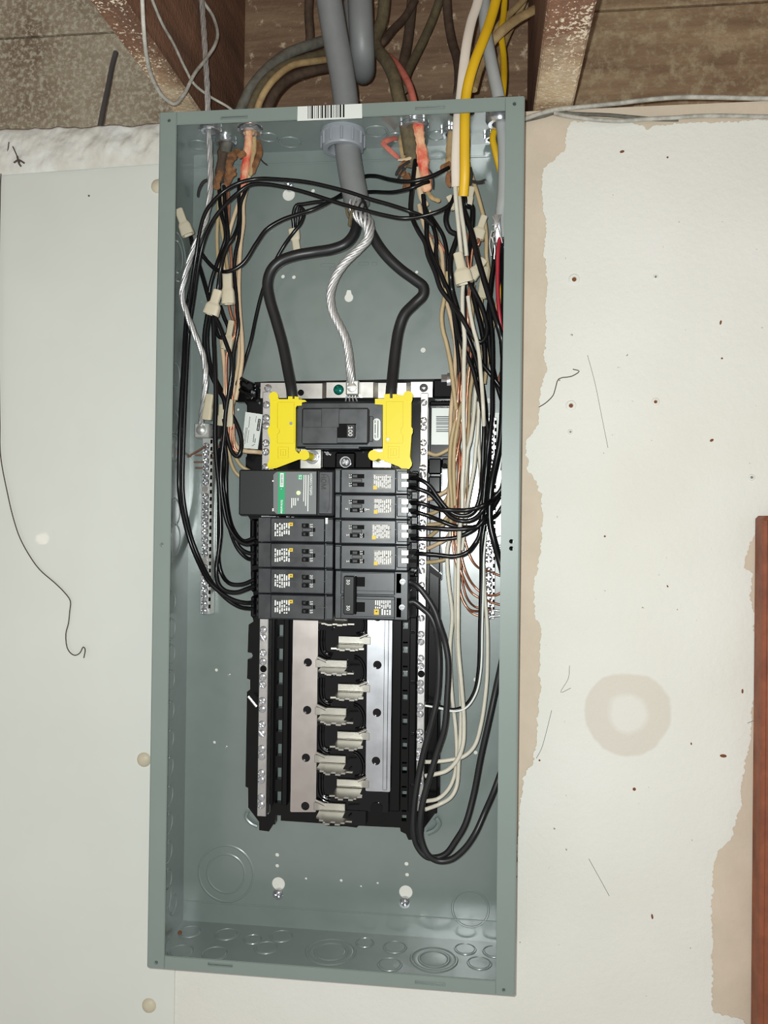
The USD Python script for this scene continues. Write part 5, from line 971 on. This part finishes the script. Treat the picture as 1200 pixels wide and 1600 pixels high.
cw('tan wire curving behind the surge protector, inner of two', 'wire_tan', 3.0, [(362, 690, .032), (368, 714), (377, 728), (390, 736, .03), (404, 742, .028)])
cu('twisted copper wire running down through the left caps', 2.1, [(356, 292, .036), (358, 320), (357, 350), (360, 385, .040), (362, 420), (364, 448), (368, 472), (370, 495), (368, 520, .042), (362, 545), (360, 580), (362, 610), (364, 645), (361, 680), (364, 702, .042)])
cu('copper wire twisted around its neighbour below the middle left cap', 2.0, [(353, 300, .034), (355, 340), (358, 380), (361, 405), (361, 440, .038), (366, 462), (367, 490), (370, 505), (366, 524, .04), (355, 552), (353, 590), (355, 640), (358, 690, .04)])
cu('bare copper tail bending under the cap to meet the twisted pair', 2.4, [(357, 474, .040), (360, 488), (364, 500), (368, 506, .042), (367, 525), (366, 548, .04)])
cu('short bright copper tail under the lower left caps, left strand', 1.8, [(360, 662, .044), (360, 685), (363, 700), (370, 706, .042)]); cu('short bright copper tail under the lower left caps, right strand', 1.8, [(365, 662, .044), (365.5, 685), (367, 700), (374, 708, .042)])
for (i, y) in enumerate((700, 708)): cu(('short' , 'second short')[i] + ' copper lead from the gutter into the left grounding bar', 1.6, [(350, 672 + 6*i, .03), (345, 690 + 4*i, .026), (338, y + 6, .020), (329, y + 8, .014)], None, 'copper_dull')
cap('cream crimp cap, tip up, high against the left wall', (279, 327), (294, 367), 14, 22, .052)
cap('cream crimp cap pointing down, alone in the middle under the black arcs', (465, 396), (459, 358), 12, 18, .030)
cap('cream crimp cap, tilted, upper left of the gutter between black wires', (341, 453), (329, 492), 15, 26, .060)
cap('cream crimp cap just right of the tilted one, above the copper twist', (355, 424), (357, 475), 16, 22, .050)
cap('tan crimp cap below the copper twist, half hidden by a black loop', (362, 501), (354, 546), 10, 20, .042, 'cap_tan')
cap('tan crimp cap beside the aluminium wire, just above the lug', (328, 616), (323, 656), 14, 17, .046, 'cap_tan')
cap('tan crimp cap in the middle of three above the grounding bar', (347, 632), (345, 665), 10, 14, .040, 'cap_tan'); cap('tan crimp cap at the right of three, against the copper tail', (360, 624), (358.5, 667), 9, 12, .050, 'cap_tan')

# ------------------------------------------------------------------ right gutter
GR = 'black wires down the right gutter'
bw('black wire from the red-streaked jacket, looping under and up into the big cream cap', 3.7, [(649, 250, .050), (645, 285, .054), (641.5, 325), (644, 340), (653, 360, .056), (664, 379), (669, 400), (680, 426), (688, 450), (699, 466), (708, 477), (719, 492, .060), (732, 515), (742, 529), (751, 534.5), (758, 528), (761, 512), (753, 481), (746, 465), (736, 446), (730, 434, .058)], None, GR)
bw('black wire beside it, running on down to the right neutral side', 3.6, [(661, 304, .048), (663.5, 325), (666, 345, .050), (667, 372), (673, 394), (684, 417), (693, 437, .050), (703, 461), (709, 484), (713, 503), (719, 531, .052), (728, 551), (739, 578), (745, 602), (752, 630, .054), (760, 660), (764, 690), (764, 716, .050), (762, 740)], None, GR)
bw('black wire leaving the flat cream jacket and crossing left to right', 3.4, [(661, 318, .044), (668, 334), (677, 354, .046), (682, 376), (681, 397), (686, 421), (696, 448, .046), (705, 476), (716, 503), (729, 530), (742, 552, .048), (752, 567), (764, 582), (778, 600, .046), (786, 612)], None, GR)
bw('black wire with copper shine bowing right below the flat jacket', 3.0, [(672, 336, .042), (684, 354, .046), (692, 368), (697, 388, .046), (699, 410), (700, 430), (702, 455), (707, 480, .044), (712, 520), (716, 560), (718, 600, .042)], None, GR)
bw('black wire curling under the white cable end, behind the cream caps', 4.0, [(704, 318, .058), (698, 332), (697, 347), (703, 361, .056), (714, 367), (711, 380), (706, 394), (703, 412), (704, 432), (706, 452, .05), (711, 472), (718, 495), (728, 520), (738, 545, .048), (746, 570), (752, 598), (757, 630, .048), (760, 670)], None, GR)
bw('black wire from the white cable, diagonal over the caps to the far right', 4.6, [(718, 296, .060), (721, 318, .060), (727, 336), (734, 354), (739, 370, .062), (745, 397), (752, 423), (759, 446, .062), (765, 466), (771, 486), (778, 508), (784, 530, .058), (787, 556)], None, GR)
bw('short black wire dropping from the yellow cable end', 4.2, [(726, 306, .056), (730, 322, .054), (737, 322, .05), (738, 345), (735, 372, .046), (733, 400), (735, 425), (738, 452, .044), (744, 480), (752, 512), (757, 545, .044), (758, 580)], None, GR)
bw('black wire straight behind the white wires from the white cable', 3.4, [(717, 308, .050), (719, 345), (720, 372), (722, 400, .046), (724, 432), (727, 470), (729, 510, .046), (734, 548), (740, 580), (748, 612, .044), (752, 650)], None, GR)
bw('rightmost thick black wire, from the torn grey cable down behind the right edge', 5.0, [(786, 374, .050), (787, 410), (787.5, 450), (787.5, 520), (786, 590, .052), (785, 650), (781, 692), (775, 722), (768, 756, .054), (765, 790), (766, 820), (772, 846), (779, 872, .052), (786, 898), (790, 930), (791, 960, .050)], None, 'heavy black cables on the right')
bw('black wire with glints crossing behind the thick right-hand wire', 3.4, [(776, 392, .048), (770, 420), (766, 450), (766, 490, .050), (769, 525), (770, 570), (769, 612, .052), (769, 642), (766, 672), (762, 708), (760, 732, .054), (757, 765), (755, 790), (753, 806), (748.7, 837), (741.7, 850), (732, 861.5, .058), (718, 868), (706, 869.5), (683, 867), (662, 865.5), (648, 865, .0555)], None, 'black wires to the right-hand breakers')
bw('thin black wire beside the red one', 3.6, [(774, 388, .046), (771, 415), (768, 440, .046), (765, 470), (763, 495), (764, 530, .044), (768, 565), (775, 596), (784, 625)], None, GR)
bw('thin black wire to the right of the red one', 3.4, [(783, 382, .046), (782, 420), (781, 455), (780, 490, .044), (783, 530), (785, 560)], None, GR)
GB = 'black wires to the right-hand breakers'
bw('black wire to the upper terminal of the topmost right breaker', 3.3, [(641, 747, .0555), (651, 747.5, .060), (661, 751.5, .064), (672, 760), (683, 775.5), (695, 791), (706, 801), (718, 805.6, .064), (730, 805), (739, 800), (746, 789), (751, 767), (753.5, 735, .058), (755, 700), (756, 665), (752, 632, .055)], None, GB)
bw('black wire to the lower terminal of the topmost right breaker', 3.3, [(641, 761, .0555), (651, 763, .060), (661, 766.5), (672, 771.5), (683, 783, .060), (695, 799), (707, 809.5), (720.5, 814), (735, 813, .058), (746, 807), (755, 796), (771, 778, .046), (783, 764), (788, 740, .044)], None, GB)
bw('black wire to the upper terminal of the second right breaker', 3.3, [(643, 786, .0555), (653, 786, .060), (661, 787.5), (672, 791), (689, 795.7, .068), (707, 797), (730, 797), (745, 793.5, .066), (756, 789), (772, 780, .044), (788, 764, .040)], None, GB)
bw('black wire to the lower terminal of the second right breaker', 3.3, [(643, 800, .0555), (653, 801, .060), (661, 803.5), (672, 807), (689, 814, .055), (707, 821), (724, 824, .054), (742, 823), (759, 815), (776, 804, .040), (788, 786, .040)], None, GB)
bw('black wire to the upper terminal of the third right breaker', 3.3, [(643, 824, .0555), (653, 824, .060), (683, 825.5, .062), (707, 827), (730, 826), (745, 823.5, .060), (756, 812), (768, 796, .044), (780, 776, .040)], None, GB)
bw('black wire to the lower terminal of the third right breaker', 3.3, [(643, 841, .0555), (653, 841.5, .060), (683, 842.5, .058), (697, 842), (713, 840), (730, 833, .060), (744, 824), (752, 811), (757, 790, .052), (760, 765), (762, 738, .050)], None, GB)
# two heavy black cables from the double breaker, looping at the bottom
HB = 'heavy black cables on the right'
wthing('heavy_cable', 'heavy black cable from the upper double-breaker terminal, outer of the bottom loop', 'cable', 'rubber_black', 4.7, [(634, 908, .062), (642, 910, .062), (653, 916.5, .064), (667.5, 934, .064), (679.5, 955), (687, 977.5), (695, 1002, .062), (700.5, 1035), (699, 1085), (694, 1140), (684, 1172, .060), (672, 1212), (662, 1247), (656.5, 1283), (659, 1314, .056), (669, 1336), (685, 1345, .054), (704, 1343), (724, 1328), (742, 1303), (758, 1268, .048), (771, 1238), (785, 1198, .044), (792, 1170, .040), (795, 1110, .036), (796, 1000, .032), (796, 880, .030), (795, 740, .032), (792, 630, .042), (788, 566, .054)], None, HB, 1, 12)
wthing('heavy_cable', 'heavy black cable from the lower double-breaker terminal, inner of the bottom loop', 'cable', 'rubber_black', 4.9, [(633, 944, .058), (645, 940, .058), (660, 950.5, .058), (672, 962), (680, 980), (685, 1010, .054), (686, 1049), (683, 1092), (675, 1127), (660, 1184, .052), (652, 1225), (647, 1262), (646.5, 1300), (652, 1322, .050), (666, 1338), (682, 1340, .050), (697, 1334), (712, 1314), (727, 1288), (740, 1242, .046), (752, 1180), (765, 1122), (775, 1075, .044), (785, 1028, .046), (791, 990, .050), (792, 968, .050)], None, HB, 1, 12)
bw('black wire curving low into the right neutral bar with a white one beside it', 3.6, [(757, 820, .046), (753, 850), (752.5, 900, .042), (750.5, 975), (748, 1050), (741, 1083), (726, 1104), (708, 1109.5), (690, 1105.5), (674, 1102), (664, 1100, .046)], None, GR)
cw('thin white wire running beside the black one into the right neutral bar', 'label_white', 1.7, [(760, 830, .048), (756, 870), (755.5, 905, .047), (753.5, 975), (751, 1050), (743.5, 1084), (728, 1106), (709, 1111.5), (690, 1107.5), (674, 1104), (664, 1102.5, .047)], None)
# white and tan wires, right
cw('white wire from the white cable through the big cap side, straight down the bundle', 'wire_white', 3.5, [(711, 292, .056), (713, 320, .058), (716, 350, .060), (719, 380), (721, 400, .062), (727, 425, .056), (723, 450, .056), (722.5, 475, .058), (723, 495), (726, 530, .058), (725, 560), (724.5, 610, .060), (724, 650), (725, 690), (725, 715), (722.5, 758, .060), (722, 800), (718.5, 825), (717, 848, .056), (716, 890), (715.5, 960), (716, 1010, .050), (721, 1070), (725, 1130, .046), (723, 1165), (714, 1188), (698, 1204), (678, 1210), (664, 1212.5, .046)])
cw('second white wire from the white cable, ending in the big cap', 'wire_white', 3.6, [(716, 292, .054), (720, 330, .056), (724, 355), (727, 380, .056), (729, 400, .054)])
cw('white wire curving under the others into the right neutral bar, above the loop', 'wire_white', 3.3, [(748, 628, .044), (747, 670), (748, 705), (751, 735, .042), (752.5, 772), (751, 826), (752, 850, .042), (755, 880), (757, 925), (761, 975), (761.5, 1030, .042), (760, 1070), (752, 1130), (741, 1166), (724, 1182), (702, 1187.5), (680, 1190), (664, 1190.5, .046)])
cw('leftmost white wire below the breakers, ending at the last neutral screw but one', 'wire_white', 3.2, [(704, 700, .040), (703, 745), (705, 790), (703, 838, .038), (699, 858), (699, 885), (701.5, 915), (706.5, 962, .038), (703, 1012), (705.5, 1080), (712, 1140), (713.5, 1180, .040), (709, 1215), (699, 1235), (684, 1248), (664, 1252, .046)])
cw('white wire inside the outermost one, to the lowest neutral screw', 'wire_white', 3.2, [(712, 700, .038), (712, 760), (713, 820), (712, 880, .036), (712, 950), (714, 1010, .038), (719, 1070), (720, 1130), (717, 1187), (713, 1230), (704, 1246), (688, 1256), (664, 1265, .046)])
cw('white wire diagonal across the blacks, upper right gutter', 'wire_white', 3.2, [(731, 463, .064), (735, 490, .064), (740, 515), (745, 533), (749, 557), (751, 580), (753, 605, .062), (755, 635), (756, 665, .05)])
cw('pale wire leaning left behind it in the middle of the gutter', 'wire_white', 3.2, [(745, 590, .052), (743, 612, .052), (740, 650), (735, 688), (731, 703), (728, 735, .05), (724, 770), (720, 812, .046), (716, 850)])
cw('pale wire sloping left, parallel and lower', 'wire_white', 3.0, [(748, 640, .048), (746, 680), (743, 706), (741, 730), (736, 758, .048), (731, 785), (727, 815, .044), (722, 860)])
cw('pale short wire beside the black drop below the yellow cable', 'wire_tan', 3.2, [(757, 410, .040), (755, 440), (752, 470), (752, 505, .040), (755, 540), (752, 575), (748, 620, .040)])
cw('cream wire down the far right behind the red wire', 'wire_tan', 3.0, [(783, 430, .036), (779, 460), (774, 490), (768, 520, .036), (762, 560), (757, 600)])
cw('tan wire hanging from the box top past the right caps', 'wire_tan', 3.4, [(730, 250, .045), (737, 275), (745, 300, .048), (752, 325), (757, 345, .048), (760, 372), (760, 400), (764, 430, .042), (762, 460)])
cw('outermost tan wire, bowing left of the right bundle', 'wire_tan', 3.5, [(699, 425, .044), (697, 452), (694, 468, .046), (690, 492), (692, 516), (697, 534), (704, 568), (708, 600, .048), (711, 625), (713, 650), (709, 668), (705, 690, .046), (703, 715), (703, 745), (706, 790), (704, 822, .040)])
cw('second tan wire inside the outermost one', 'wire_cream', 3.4, [(690, 420, .040), (693, 450), (698, 472, .042), (705, 500), (711, 533), (711, 568), (709, 605, .042), (705, 640), (704, 680), (705, 720, .040), (708, 760)])
cw('cream wire from the flat jacket down the left of the right bundle', 'wire_cream', 4.2, [(655, 320, .040), (661, 345), (668, 366, .040), (676, 388), (684, 410), (692, 440, .040), (699, 470), (705, 500), (713, 540), (715, 565), (713, 600, .040), (711, 640), (709, 690), (711, 735, .038), (707, 800)])
cw('salmon-cream wire beside the copper, middle of the right bundle', 'wire_cream', 3.4, [(671, 330, .038), (678, 352), (683, 372), (690, 395), (693, 430, .038), (700, 465), (710, 505), (717, 545), (718, 575), (715, 605, .042), (714, 640), (716, 665), (712, 692), (706, 725, .042), (702, 765), (699, 800)])
cw('tan wire from the narrow cap into the centre of the bundle', 'wire_tan', 3.2, [(740, 445, .036), (738, 480), (737, 520), (735, 560, .038), (731, 590), (728, 615), (719, 640, .044), (715, 665), (710, 700), (709, 740, .044), (711, 790)])
cw('tan wire crossing behind the white one', 'wire_tan', 3.2, [(741, 560, .036), (738, 590), (734, 618), (732, 660, .040), (731, 700), (729, 750), (728, 800)])
for (lab, pts, m_) in (('tan wire drooping into the right neutral bar beside the barcode label', [(716, 684, .040), (706, 698, .040), (694, 706), (681, 711), (668, 707, .042)], 'wire_tan'),
                       ('cream wire into the right neutral bar, level with the top of the second breaker', [(704, 758, .040), (698, 766.5), (684, 774.5), (667, 781, .042)], 'wire_cream'),
                       ('tan wire into the right neutral bar, level with the second breaker', [(704, 766, .038), (698, 780), (688, 793), (682, 799), (667, 805, .042)], 'wire_tan'),
                       ('tan wire into the right neutral bar, level with the third breaker', [(706, 795, .038), (698, 809), (689, 817), (667, 820.5, .042)], 'wire_tan'),
                       ('tan wire sloping into the right neutral bar under the third breaker wires', [(702, 808, .036), (694, 818), (683, 828.5), (667, 842, .042)], 'wire_tan'),
                       ('cream wire into the right neutral bar, level with the fourth breaker', [(705, 830, .036), (697, 842), (683, 850), (667, 857.5, .042)], 'wire_cream'),
                       ('pale wire reaching level into the right neutral bar beneath the fourth breaker', [(700, 868, .038), (696, 873.5), (683, 877), (664, 879, .044)], 'wire_tan')):
    cw(lab, m_, 3.2, pts)
CB = 'bare copper wires in the panel'
cu('bright copper wire, leftmost of the right-hand copper bundle', 2.0, [(664, 345, .036), (672, 368), (681, 372, .038), (690, 384), (698, 400), (703, 440, .036), (709, 500), (716, 545), (719, 572), (717, 600, .044), (715, 640), (720, 672), (716, 700, .046), (711, 730), (710, 765), (711, 800), (708, 820, .042), (707, 835), (709, 861), (714, 886), (718, 920, .034), (724, 940), (733, 952), (749, 955, .022), (766, 954, .018)])
cu('bright copper wire, second of the right-hand copper bundle', 2.0, [(731, 365, .050), (729, 390, .052), (731, 410), (734, 430, .05), (731, 470), (731, 500), (733, 525, .044), (731, 548), (725, 580), (720, 612, .044), (721, 650), (717, 690), (718, 720, .048), (716, 752), (713, 790), (711, 820, .042), (713, 850), (718, 885), (724, 903), (737, 926, .030), (749, 934), (766, 940, .018)])
cu('bright copper wire, third of the right-hand copper bundle', 2.0, [(749, 362, .046), (746, 378, .048), (740, 385), (736, 410, .046), (735, 440), (733, 490, .042), (736, 540), (735, 560), (731, 600, .040), (729, 640), (728, 672), (722, 710, .044), (721, 750), (720, 790), (719, 825, .040), (721, 870), (729, 897), (741, 916, .030), (752, 926), (766, 931, .018)])
cu('copper wire curving right under the breaker wires, topmost', 2.0, [(714, 640, .040), (712, 690), (722, 735, .040), (727, 765), (726, 800), (725, 837, .036), (730, 858), (739, 878), (751, 889, .026), (766, 893, .018)])
cu('copper strand hugging the lowest curve to the grounding bar', 1.7, [(713, 660, .036), (714, 720), (715, 780), (715, 840, .034), (717, 890), (719, 925), (727, 944), (736, 957, .026), (750, 963), (766, 963.5, .017)])
cu('copper strand at the back, second lowest curve', 1.7, [(716, 660, .032), (717, 740), (718, 820), (720, 875, .030), (723, 912), (730, 935), (742, 948, .024), (756, 951), (767, 950, .017)], None, 'copper_dull')
cu('short loop of copper at the foot of the upper right cap', 2.4, [(745, 371, .046), (749, 376, .050), (747, 383, .050), (741, 380, .048)])
for (lab, pts, m_) in (('copper tail right of the grounding bar, topmost', [(766, 893, .018), (777, 898, .020), (790, 902, .020)], 'copper_dull'), ('thick copper tail right of the grounding bar', [(766, 931, .018), (777, 929, .022), (790, 920, .024)], 'copper'), ('dull copper tail right of the grounding bar', [(766, 941, .018), (778, 944, .018), (791, 948, .018)], 'copper_dull'),
                       ('bright straight tail right of the grounding bar, upper', [(766, 953, .018), (791, 955.5, .018)], 'aluminium'), ('bright straight tail right of the grounding bar, lowest', [(766, 963.5, .018), (791, 961, .018)], 'aluminium')):
    cu(lab, 1.8, pts, None, m_)
cu('copper wire glimpsed against the right wall behind the thick black one', 3.2, [(776, 604, .040), (781, 590, .038), (788, 575, .03), (790, 660, .03), (789, 700), (785, 735, .03)])
wthing('red_wire', 'red wire leaving the torn grey cable', 'wire', 'wire_red', 3.2, [(781, 372, .056), (778.5, 388, .058), (777.5, 420), (777.5, 450, .058), (780, 487), (783, 512, .054), (786, 530, .048)], None)
wthing('yellow_wire', 'short yellow wire showing between the red and black ones', 'wire', 'yellow_jacket', 2.6, [(785, 440, .046), (782, 460, .046), (783, 474), (786, 482)], None)
cap('large cream crimp cap in the middle of the right bundle', (715, 395), (726, 443), 15, 29, .064)
cap('cream crimp cap hanging tilted at the upper right, on the tan wire', (757, 337), (745, 373), 11, 22, .050)
cap('cream crimp cap lying slanted to the right of the large one', (757, 405), (735, 434), 13, 20, .052)
cap('tan crimp cap low behind the slanted one', (758, 417), (753, 466), 13, 15, .042, 'cap_tan')
cap('small cream crimp cap under the end of the white cable', (701, 306), (711, 326), 10, 14, .052)
cap('small cream crimp cap just right of the yellow cable end', (737, 292), (731, 320), 11, 14, .048)
